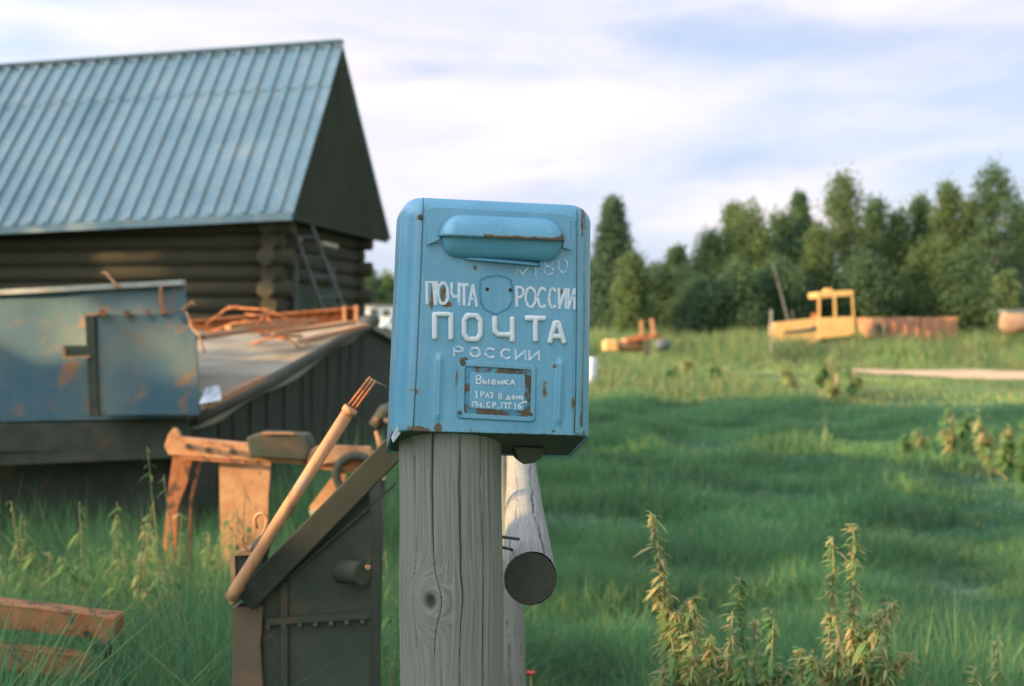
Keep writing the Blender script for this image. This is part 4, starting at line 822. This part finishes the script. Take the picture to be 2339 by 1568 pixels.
# ------------- lettering
def el(x0=0,x1=1,y0=0,y1=1,a0=0,a1=360,n=16): return [((x0+x1)/2+(x1-x0)/2*math.cos(R(t)),(y0+y1)/2+(y1-y0)/2*math.sin(R(t))) for t in np.linspace(a0,a1,n)]
G={'П':[[(0,0),(0,1),(1,1),(1,0)]],'О':[el(a0=80,a1=260),el(a0=-80,a1=70)],'Ч':[[(0,1),(0,.55),(.25,.38),(1,.38)],[(1,1),(1,0)]],'Т':[[(0,1),(1,1)],[(.5,.93),(.5,0)]],
'А':[[(0,0),(.5,1)],[(.5,1),(1,0)],[(.2,.34),(.8,.34)]],'Р':[[(0,0),(0,1)],[(.05,1),(.6,1),(.95,.85),(.95,.65),(.6,.47),(.05,.47)]],'С':[el(a0=50,a1=170),el(a0=185,a1=310)],
'И':[[(0,1),(0,0)],[(0.03,0),(.97,1)],[(1,1),(1,0)]],'В':[[(0,0),(0,1),(.6,1),(.85,.8),(.6,.55),(0,.52)],[(.6,.52),(.95,.27),(.65,0),(0,0)]],'Ы':[[(0,.8),(0,0),(.4,0),(.55,.2),(.4,.4),(0,.42)],[(.95,.8),(.95,0)]],
'Е':[[(.1,.42),(.9,.42),(.85,.7),(.5,.85),(.1,.6),(.1,.25),(.5,0),(.95,.12)]],'М':[[(0,0),(.05,.7),(.5,.2),(.95,.7),(1,0)]],'К':[[(0,0),(0,.8)],[(.9,.8),(.05,.4),(.95,0)]],'1':[[(.1,.75),(.5,1),(.5,0)],[(.2,0),(.8,0)]],
'З':[[(0,.9),(.6,1),(.85,.75),(.4,.52),(.9,.27),(.5,0),(0,.1)]],'Д':[[(0,-.12),(.08,.08),(.95,.08),(1,-.12)],[(.2,.1),(.5,.9),(.85,.1)]],'Н':[[(0,0),(0,.85)],[(0,.42),(.9,.42)],[(.9,0),(.9,.85)]],'Ь':[[(0,.85),(0,0),(.7,0),(.85,.25),(.6,.45),(0,.45)]],
',':[[(.3,.08),(.15,-.2)]],'6':[[(.9,1),(.3,.85),(.05,.4),(.2,.05),(.7,0),(.95,.3),(.6,.52),(.1,.4)]],'°':[el(.1,.7,.65,1,n=9)],'N':[[(0,0),(.1,.7),(.5,.05),(1,.75)]],'8':[el(.12,.88,.5,1,0,360,14),el(0,1,0,.5,0,330,14)],'0':[el(a0=100,a1=420)]}
lay=[0]
def ribbon(b,pts,w_,y):
    P2=[Vector((p.x,p.z)) for p in pts]; n=len(P2); Ls=[];Rs=[]
    for i in range(n):
        d=(P2[min(i+1,n-1)]-P2[max(i-1,0)]); 
        if d.length<1e-9: d=Vector((1,0))
        d.normalize(); q=Vector((-d.y,d.x)); sc_=1
        if 0<i<n-1:
            e1=(P2[i]-P2[i-1]).normalized(); c=max(.5,abs(e1.dot(d))); sc_=1/c
        ext=d*(-w_*.35 if i==0 else (w_*.35 if i==n-1 else 0))
        jw=w_*random.uniform(.85,1.12); Ls.append(P2[i]+ext+q*jw/2*sc_); Rs.append(P2[i]+ext-q*jw/2*sc_)
    vs=[];th=.0004
    for a_,c_ in zip(Ls,Rs): vs+=[(a_.x,y,a_.y),(c_.x,y,c_.y),(a_.x,y-th,a_.y),(c_.x,y-th,c_.y)]
    fs=[]
    for i in range(n-1):
        o=i*4; fs+=[(o+2,o+3,o+7,o+6),(o,o+2,o+6,o+4),(o+3,o+1,o+5,o+7)]
    fs+=[(0,1,3,2),((n-1)*4,(n-1)*4+2,(n-1)*4+3,(n-1)*4+1)]
    b.add(vs,fs)
def text(name,items,w_,mat,y=-.0026,jit=0,bold=False):
    b=MB()
    for ch,x0,x1,yb,yt,sl in items:     # px box: left,right, baseline y at left, top y at left, slope
        for st in G[ch]:
            pts=[]
            for gx,gy in st:
                X_=x0+(x1-x0)*gx; pts.append(LP(X_+random.uniform(-jit,jit),yb+(yt-yb)*gy+sl*(X_-x0)+random.uniform(-jit,jit),y))
            if bold:
                # densify and make soft round strokes
                d=[]; 
                for i in range(len(pts)-1):
                    for t in range(5): d.append(pts[i].lerp(pts[i+1],t/5))
                d.append(pts[-1]); cl=abs((pts[0]-pts[-1]).length)<.002
                e0=(d[0]-d[1]).normalized()*.002; e1=(d[-1]-d[-2]).normalized()*.002
                d2=[d[0]+e0*1.6,d[0]+e0*1.1]+d+[d[-1]+e1*1.1,d[-1]+e1*1.6]; r_=[.001,.0042]+[w_/2*random.uniform(.93,1.07) for _ in d]+[.0042,.001]
                b.tube(d2,r_,12,flat=.75,up=(0,1,0))
            else:
                lay[0]=(lay[0]+1)%5; ribbon(b,pts,w_,y-.00012*lay[0])
    return b.build(name,mat,mbx)
k_=.000726
def row(s_,xs,yb,yt,sl,x00): return [(c,a_,b_,yb+sl*(a_-x00),yt+sl*(a_-x00),sl) for c,(a_,b_) in zip(s_,xs)]
text('stencil_lettering',row('ПОЧТА',[(975,994),(1000,1023),(1031,1048),(1052,1077),(1067+2,1087)],693,645,.04,975)[:3]+[('Т',1051,1068,696,650,.04),('А',1071,1089,698,652,.04)],6.5*k_,M['letter'],jit=.7)
text('stencil_lettering',row('РОССИИ',[(1181,1198),(1205,1226),(1232,1250),(1257,1275),(1283,1299),(1305,1322-9)],700,656,.035,1181)[:5]+[('И',1298+4,1314-1,707,660,.035)] if False else row('РОССИИ',[(1180,1196),(1201,1223),(1229,1248),(1254,1271),(1277,1292),(1298,1312)],700,656,.04,1180),5.8*k_,M['letter'],jit=.7)
text('faded_lettering',row('РОССИИ',[(1037,1058),(1074,1096),(1109,1132),(1145,1168),(1178,1200),(1209,1231)],812,792,.055,1037),4.5*k_,M['letter_worn'],jit=.8)
text('number_lettering',[('N',1180,1206,628,606,.02),('1',1218,1228,632,592,0),('8',1243,1264,628,590,.0),('0',1275,1296,622,590,.0)],3.2*k_,M['letter_worn'],jit=.6)
for c,a_,b_,yb,yt in (('П',993,1030,772,718),('О',1060,1097,775,721),('Ч',1130,1170,777,727),('Т',1203,1243,777,727),('А',1256,1288,781,735)):
    if c=='О': G['o']=[[(.0,.25),(0,.8),(.2,1),(.8,1),(1,.8),(1,.2),(.8,0),(.2,0),(0,.2),(0,.3)]]; c='o'
    if c=='А': G['a']=[[(0,0),(.35,.95),(.6,.95),(1,0)],[(.2,.27),(.8,.27)]]; c='a'
    if c=='Ч': G['ch']=[[(0,1),(0,.4),(.2,.25),(.95,.25)],[(1,1),(1,0)]]
    text('raised_letter',[(c if c!='Ч' else 'ch',a_,b_,yb,yt,.02)],12.5*k_,M['bold'],bold=True,y=-.0045)
M['ink']=lettermat('white_brush_paint',.62)
text('notice_text',[('В',1088,1101,876,858,.03),('Ы',1104,1117,877,863,.03),('Е',1121,1133,878,866,.03),('М',1137,1147,878,867,.03),('К',1151,1160,878,867,.03),('А',1165,1176,879,868,.03)],2.9*k_,M['ink'],y=-.0066,jit=.4)
text('notice_text',[('1',1085,1092,908,892,.03),('Р',1098,1106,908,896,.03),('А',1109,1117,909,898,.03),('З',1120,1127,909,897,.03),('В',1139,1147,911,899,.03),('Д',1156,1166,912,902,.03),('Е',1169,1176,912,903,.03),('Н',1180,1187,912,903,.03),('Ь',1190,1196,912,903,.03)],2.4*k_,M['ink'],y=-.0066,jit=.3)
text('notice_text',[('П',1080,1087,928,918,.03),('Н',1091,1100,930,919,.03),(',',1104,1108,930,920,0),('С',1112,1120,930,919,.03),('Р',1125,1133,931,920,.03),(',',1137,1141,932,922,0),('П',1146,1155,932,921,.03),('Т',1158,1168,933,921,.03),('1',1174,1180,934,920,.03),('6',1183,1191,934,921,.03),('°',1193,1198,926,917,0),('°',1199,1204,926,917,0)],2.7*k_,M['ink'],y=-.0066,jit=.3)
# badge ghost: dashed darker outline
b=MB(); base=[(1098,640),(1112,634),(1135,630),(1156,634),(1166,640),(1170,655),(1171,685),(1162,704),(1140,716),(1133,718),(1124,716),(1106,706),(1098,690),(1096,664)]
for i in range(0,len(base)):
    a=Vector(base[i]); c=Vector(base[(i+1)%len(base)]); 
    ribbon(b,[LP(a.x,a.y,-.0024),LP(*(a.lerp(c,.4)),-.0024),LP(*(a.lerp(c,.82)),-.0024)],4.5*k_,-.0024)
b.build('badge_mark',M['ghost'],mbx)
# torn tin corner at lower left, and the bracket under the box
b=MB(); b.poly([LP(907,972,.01),LP(915,990,.008),LP(898,1012,.012),LP(893,1000,.02)],(0,.0015,0)); b.build('torn_corner',simple('bare_bent_tin',(.3,.36,.36),(.5,.52,.48),60,rough=.5,spots=[((.1,.09,.06),60,.55,.06)]),mbx)
b=MB(); b.poly([LP(1175,1020,.10),LP(1245,1024,.10),LP(1240,1045,.10),LP(1222,1058,.10),LP(1196,1062,.10),LP(1182,1050,.10)],(0,.06,0)); b.build('bracket',M['steel_dark'],mbx,bevel=.004)
# ---------------------------------------------------------------- far field objects
BY=58.0
bd=thing('bulldozer','faded yellow crawler bulldozer with open cab at the edge of the wood','bulldozer',Vector((P(1850,0,BY).x,BY,float(gz(12,BY)))))
def D(px,py,d=0): return P(px,py,BY+d)
def dz(): return MB()
MB().poly([D(1768,745),D(1772,738),D(1868,727),D(1868,800),D(1830,800),D(1768,785)],(0,1.1,0)).build('hood',M['yellow'],bd)
MB().poly([D(1792,757,-.04),D(1850,750,-.04),D(1862,744,-.04),D(1864,752,-.04),D(1860,757,-.04),D(1792,763,-.04)],(0,.03,0)).build('grille_slot',M['glassdark'],bd)
MB().poly([D(1868,727,-.03),D(1948,724,-.03),D(1954,730,-.03),D(1954,760,-.03),D(1944,768,-.03),D(1868,776,-.03)],(0,1.5,0)).build('cab_body',M['yellow'],bd,bevel=.05)
MB().poly([D(1864,669),D(1872,667),D(1948,663),D(1951,668),D(1950,676),D(1866,682)],(0,1.6,0)).build('cab_roof',M['yellow'],bd,bevel=.04)
MB().poly([D(1884,668,.1),D(1888,660,.1),D(1898,658,.1),D(1902,666,.1)],(0,.6,0)).build('roof_lamp',M['yellow'],bd)
for a,c,d in ((1871,1871,0),(1906,1908,0),(1947,1950,0),(1871,1871,1.45),(1947,1950,1.45)): MB().bar(D(a,676,d+.04),D(c,728,d+.04),.09 if a<1940 else .05,.09,up=(0,1,0)).build('cab_post',M['yellow'],bd)
MB().bar(D(1811,730,.4),D(1811,708,.4),.06,.06,up=(0,1,0)).build('exhaust',M['rust_dark'],bd)
MB().poly([D(1768,785,-.02),D(1800,790,-.02),D(1792,806,-.02),D(1766,800,-.02)],(0,.8,0)).build('blade',M['rust_dark'],bd)
MB().box(D(1861,722,.4),(.2,.2,.22)).build('air_filter',M['rust'],bd)
for d in (-.25,1.2):
    b=MB(); ax=D(1785,808,d);cx2=D(1935,800,d); 
    pts=[]
    for t in np.linspace(math.pi/2,3*math.pi/2,8): pts.append(ax+Vector((math.cos(t)*.35,0,math.sin(t)*.35)))
    for t in np.linspace(-math.pi/2,math.pi/2,8): pts.append(cx2+Vector((math.cos(t)*.35,0,math.sin(t)*.35)))
    b.poly(pts,(0,.4,0)); b.build('track',M['rust_dark'],bd)
tag(MB().tube([P(1763,845,54),P(1762,708,54)],.055,8).build('wooden_stake',M['bark'],None,loc=P(1763,840,50)),'brown stake standing just left of the bulldozer','stake')
tag(MB().tube([P(1800,735,61),P(1789,690,62),P(1765,600,63)],[.03,.025,.015],8).build('bare_trunk',M['bark'],None,loc=P(1800,735,61)),'thin pale leaning bare trunk rising behind the bulldozer hood','tree trunk')
wg=thing('rusty_wagon','long rust red and yellow wagon body lying in the grass right of the bulldozer','wagon body',P(2080,780,60))
MB().poly([P(1980,726,60),P(2100,724,60),P(2102,775,60),P(1990,775,60)],(0,1.8,0)).build('red_section',M['redrust'],wg)
MB().poly([P(2104,726,60),P(2187,724,60),P(2187,775,60),P(2104,775,60)],(0,1.8,0)).build('yellow_section',M['orangewood'],wg)
for k in range(8): MB().bar(P(1992+26*k,727,59.93),P(1993+26*k,770,59.93),.08,.08,up=(0,1,0)).build('side_rib',M['redrust'],wg)
MB().poly([P(2000,740,59.9),P(2026,742,59.9),P(2030,757,59.9),P(2008,762,59.9)],(0,.03,0)).build('opening',M['glassdark'],wg)
hp=thing('scrap_heap','rounded rust brown scrap drum with grey lid by the right picture edge','scrap',P(2320,745,56))
MB().tube([P(2285,738,56),P(2292,738,56),P(2390,735,56)],[.2,.42,.42],18).build('drum',simple('brown_scrap',(.22,.13,.08),(.36,.25,.15),2,rough=.9,spots=[((.12,.15,.08),2,.55,.1)]),hp)
MB().poly([P(2300,708,55.8),P(2400,704,55.8),P(2400,712,55.8),P(2300,716,55.8)],(0,1,0)).build('lid',M['greywood'],hp)
tk=thing('rusty_tank','low rusty tank and machine frame with two upright posts right of the mailbox','scrap machine',P(1450,805,46))
T=lambda x_,y_,d=0:P(x_,y_,44+d)
MB().poly([T(1380,782),T(1386,776),T(1412,776),T(1414,804),T(1380,803)],(0,1.0,0)).build('box',M['yellow'],tk,bevel=.06)
MB().tube([T(1414,790,.4),T(1418,790,.4),T(1466,787,.4),T(1470,787,.4)],[.1,.2,.22,.1],14).build('drum',M['orangewood'],tk)
MB().poly([T(1430,772),T(1480,762),T(1512,764),T(1508,772),T(1470,776),T(1432,782)],(0,.5,0)).build('frame',M['rust'],tk)
MB().bar(T(1467,768),T(1464,732),.1,.1,up=(0,1,0)).build('post',M['orangewood'],tk)
MB().bar(T(1493,768),T(1488,728),.12,.12,up=(0,1,0)).build('post',M['orangewood'],tk)
MB().poly([T(1470,776,-.1),T(1484,774,-.1),T(1484,812,-.1),T(1470,812,-.1)],(0,.3,0)).build('support',M['rust_dark'],tk)
MB().tube([T(1495,790),T(1502,790),T(1530,788)],[.12,.18,.15],12).build('wheel_hub',M['greywood'],tk)
tag(MB().tube([P(1350,892,34),P(1350,886,34),P(1350,822,34),P(1350,817,34)],[.12,.15,.15,.13],16).build('white_drum',M['white'],None,loc=P(1350,892,34)),'white drum in the grass peeping out beside the right mailbox edge','drum')
ws=thing('low_white_shed','low white shed with dark roof far off between barn and mailbox','shed',P(860,730,48))
MB().poly([P(822,694,48),P(940,698,48),P(940,745,48),P(822,745,48)],(0,2.5,0)).build('wall',M['white'],ws)
MB().poly([P(815,694,47.8),P(815,690,47.8),P(945,694,47.8),P(945,698,47.8)],(0,3,0)).build('roof',M['steel_dark'],ws)
for q in ((846,706,862,722),(874,708,888,722)): MB().poly([P(q[0],q[1],47.95),P(q[2],q[1],47.95),P(q[2],q[3],47.95),P(q[0],q[3],47.95)],(0,.02,0)).build('window',M['glassdark'],ws)
cr2=thing('parked_car','small pale blue parked car glimpsed against the left mailbox edge','car',P(890,765,30)); 
c=lambda x_,y_,d=0:P(x_,y_,30+d)
MB().poly([c(866,748),c(872,738),c(884,734),c(888,724),c(922,724),c(930,738),c(940,742),c(940,760),c(866,760)],(0,1.6,0)).build('body',simple('pale_blue_car_paint',(.35,.45,.5),(.4,.5,.56),3,rough=.3,bump=0),cr2,bevel=.05)
MB().poly([c(889,735,-.02),c(892,727,-.02),c(918,727,-.02),c(924,735,-.02)],(0,.02,0)).build('window',M['glassdark'],cr2)
for wx in (878,926): MB().tube([c(wx,762,-.03),c(wx,762,.2)],.13,16).build('wheel',M['black'],cr2)
tag(MB().bar(P(826,690,40),P(820,665,40),.12,.1,up=(0,1,0)).build('blue_board',simple('light_blue_board',(.3,.45,.55),(.35,.5,.6),5,rough=.6),None,loc=P(826,690,40)),'tilted light blue board at the barn corner','board') if False else None
# ---------------------------------------------------------------- weeds
def weed(name,label,tip,Yd,leanx,dens,mat='weed',leaf=.05,group='weeds in the foreground grass',curl=1,br=3,cat='weed'):
    tp=P(tip[0],tip[1],Yd); bx=tp.x+leanx; base=Vector((bx,Yd+random.uniform(-.1,.1),float(gz(bx,Yd))))
    e=tag(bpy.data.objects.new(name,None),label,cat,group); COL.objects.link(e); e.location=base
    top=tp-base; b=MB(); lf=[]
    def stem(a,c,r0_,bow,n=8):
        pts=[]
        for k in range(n+1):
            t=k/n; q=a.lerp(c,t)+bow*math.sin(math.pi*t)+Vector((random.uniform(-1,1),random.uniform(-1,1),0))*.004; pts.append(q)
        b.tube(pts,[r0_*(1-.7*k/n) for k in range(n+1)],6); return pts
    main=stem(Vector(),top,.005,Vector((random.uniform(-.03,.03),0,.0)),12)
    stems=[main]
    for k in range(br):
        t=random.uniform(.3,.75); i_=int(t*12); a=main[i_]; d=Vector((random.uniform(-.2,.2),random.uniform(-.15,.15),random.uniform(.08,.22)))*top.length*.8; stems.append(stem(a,a+d,.0028,Vector((0,0,-.01)),7))
    vs=[];fs=[]
    for si,s_ in enumerate(stems):
        m=len(s_)
        for k in range(int(dens*(1 if si==0 else .4))):
            t=random.uniform(.18 if si==0 else .2,1); i_=min(m-2,int(t*(m-1))); p=s_[i_].lerp(s_[i_+1],t*(m-1)-i_)
            a=random.uniform(0,6.283); dd=Vector((math.cos(a),math.sin(a),random.uniform(-.6,.7))).normalized(); ln=leaf*random.uniform(.3,1.0)*(1.1-.3*t)*(1.7 if random.random()<.06 else 1); wd=ln*random.uniform(.08,.15)
            sd_=dd.cross(Vector((0,0,1))).normalized()*wd; nseg=3; o=len(vs)
            for q in range(nseg+1):
                u=q/nseg; c_=p+dd*ln*u+Vector((0,0,-ln*.7*curl*u*u)); ww=math.sin(math.pi*min(.97,u*.8+.15)); vs+=[c_-sd_*ww,c_+sd_*ww+Vector((0,0,wd*.4*ww))]
            for q in range(nseg): fs.append((o+2*q,o+2*q+1,o+2*q+3,o+2*q+2))
    b.build('stem',M['stem'],e); l_=MB(); l_.add(vs,fs); l_.build('leaves',M[mat],e); return e
W_=[((1490,1172),4.2,.30,150,'weed','tall dry nettle leaning left, tallest of the clump by the picture foot'),
((1952,1195),4.2,-.02,150,'weed','tall upright dry nettle with reddish seed heads in the right foreground'),
((1905,1225),4.25,.05,90,'weed','slightly lower nettle close against the left of the upright one'),
((1540,1400),4.1,.16,150,'weed','bushy dry nettle with drooping leaves under the leaning one'),
((1620,1450),4.0,.05,170,'weed','dense low yellow nettle at the lower picture edge'),
((1690,1320),4.3,.03,110,'weedgreen','green nettle with hanging leaves between the two tall ones'),
((1760,1390),4.3,.02,100,'weedgreen','shorter green nettle just right of the hanging-leaf one'),
((1830,1480),4.1,.02,90,'weed','low spiky yellow nettle at the foot of the upright one'),
((2020,1360),4.4,-.05,80,'weedgreen','green stalk right behind the upright nettle'),
((2278,1455),4.1,-.06,60,'weed','small star-topped dry stalk near the right picture edge'),
((2230,1520),4.05,.0,70,'weed','little bushy weed at the bottom left of the star-topped stalk'),
((2120,1540),4.1,.0,50,'weedgreen','thin green stalk at the bottom between the nettles and right corner'),
((1700,1500),3.95,.0,120,'weedgreen','low green nettle in front at the bottom centre of the clump'),
((1580,1500),3.95,.03,140,'weed','dense dry nettle at the bottom left end of the clump')]
for tp,Yd,lx,dn_,mt,lb in W_: weed('nettle',lb,tp,Yd*.8+.1,lx*.8,dn_*6,mt,.045,curl=.5,br=7)
W2=[((335,1020),5.6,.06,70,'weedgreen','tall green weed in front of the lit plough frame leg'),((375,1085),5.0,.04,60,'weedgreen','shorter green weed at the plough frame leg'),((60,1190),6.4,.0,60,'weedgreen','green weed in the shade under the trailer'),((560,1120),5.2,.05,60,'weedgreen','green weed before the rusty plate'),((880,1260),4.4,.0,60,'weedgreen','green weed between the seed drill and the post')]
for tp,Yd,lx,dn_,mt,lb in W2: weed('weed',lb,tp,Yd,lx,dn_,mt,.05,'green weeds among the machinery')
random.seed(5)
for k in range(30):
    x_=random.uniform(1530,2020); y_=random.uniform(1370,1550); weed('nettle','one of the small nettles in the thick of the clump at the picture foot',(x_,y_),random.uniform(3.3,3.75),random.uniform(-.06,.06),300,random.choice(['weed','weedgreen']),.05,'small nettles in the thick of the clump',curl=.6,br=7)
for k in range(14):
    x_=random.uniform(2060,2400); y_=random.uniform(925,1000); weed('meadow_weed','one of the leafy green weeds of the patch in the meadow at the right edge',(x_,y_),random.uniform(13,17),random.uniform(-.1,.1),120,random.choice(['weed','weedgreen','weedgreen']),.13,'leafy weeds of the meadow patch',curl=.4,br=6)
for k in range(12):
    x_=random.uniform(1520,1960); y_=random.uniform(795,850); weed('meadow_weed','one of the pale weeds of the rough strip before the bulldozer',(x_,y_),random.uniform(27,38),random.uniform(-.2,.2),80,random.choice(['weedgreen','weedgreen','weed']),.26,'weeds of the rough strip',curl=.4,br=6)
for k in range(26):
    x_=random.uniform(-20,420) if k<18 else random.uniform(450,590); y_=random.uniform(1130,1290); weed('yard_weed','one of the slim green weeds standing in the grass below the trailer',(x_,y_),random.uniform(5.6,6.3),random.uniform(-.1,.1),60,random.choice(['weedgreen','weedgreen','weed']),.07,'slim weeds in the yard grass',curl=.8,br=4)
for (a_,c_,w_,lb_) in ((((60,1120),(330,1010)),7.3,.10,'dark board lying slantwise under the trailer'),(((150,1130),(180,975)),7.5,.12,'dark short board propped upright under the trailer'),(((300,1150),(420,1040)),7.2,.07,'brown batten leaning below the right trailer corner')):
    pass
W3=[((1880,905),12,.02,50,'weed','yellow leafy stalk standing alone in the shaded meadow'),((2165,905),15,.02,60,'weedgreen','pale tall stalk by the leafy clump in the meadow'),((1640,1030+100),8,.0,30,'weed','tiny yellow sprig in the dark meadow')]
weed('weed',W3[0][5],(1883,925),16,.03,22,'weedgreen',.12,'stalks in the meadow'); weed('weed',W3[1][5],(2168,900),15,.02,30,'weedgreen',.12,'stalks in the meadow')
# red flower
e=tag(bpy.data.objects.new('red_flower',None),'little red flower at the foot of the leaning fence post','flower'); COL.objects.link(e); fy=3.6; a=P(1212,1545,fy); e.location=(a.x,fy,0)
MB().tube([(0,0,0),(.01,0,a.z*.6),(0,0,a.z)],.0025,6).build('stem',M['stem'],e)
b=MB()
for k in range(6):
    t=k*1.05; c=Vector((math.cos(t)*.009,math.sin(t)*.009,a.z+.004)); b.add([(0,0,a.z),c+Vector((-.005*math.sin(t),.005*math.cos(t),.004)),c*1+Vector((math.cos(t)*.006,math.sin(t)*.006,.009)),c+Vector((.005*math.sin(t),-.005*math.cos(t),.004))],[(0,1,2,3)])
b.build('petals',M['red_petal'],e)
for px_,py_,Yd,lx in ((1335,1500,3.7,-.25),(1480,1490,3.8,-.05)):
    pass
for o in bpy.data.objects:
    if o.get('_w') is not None: del o['_w']
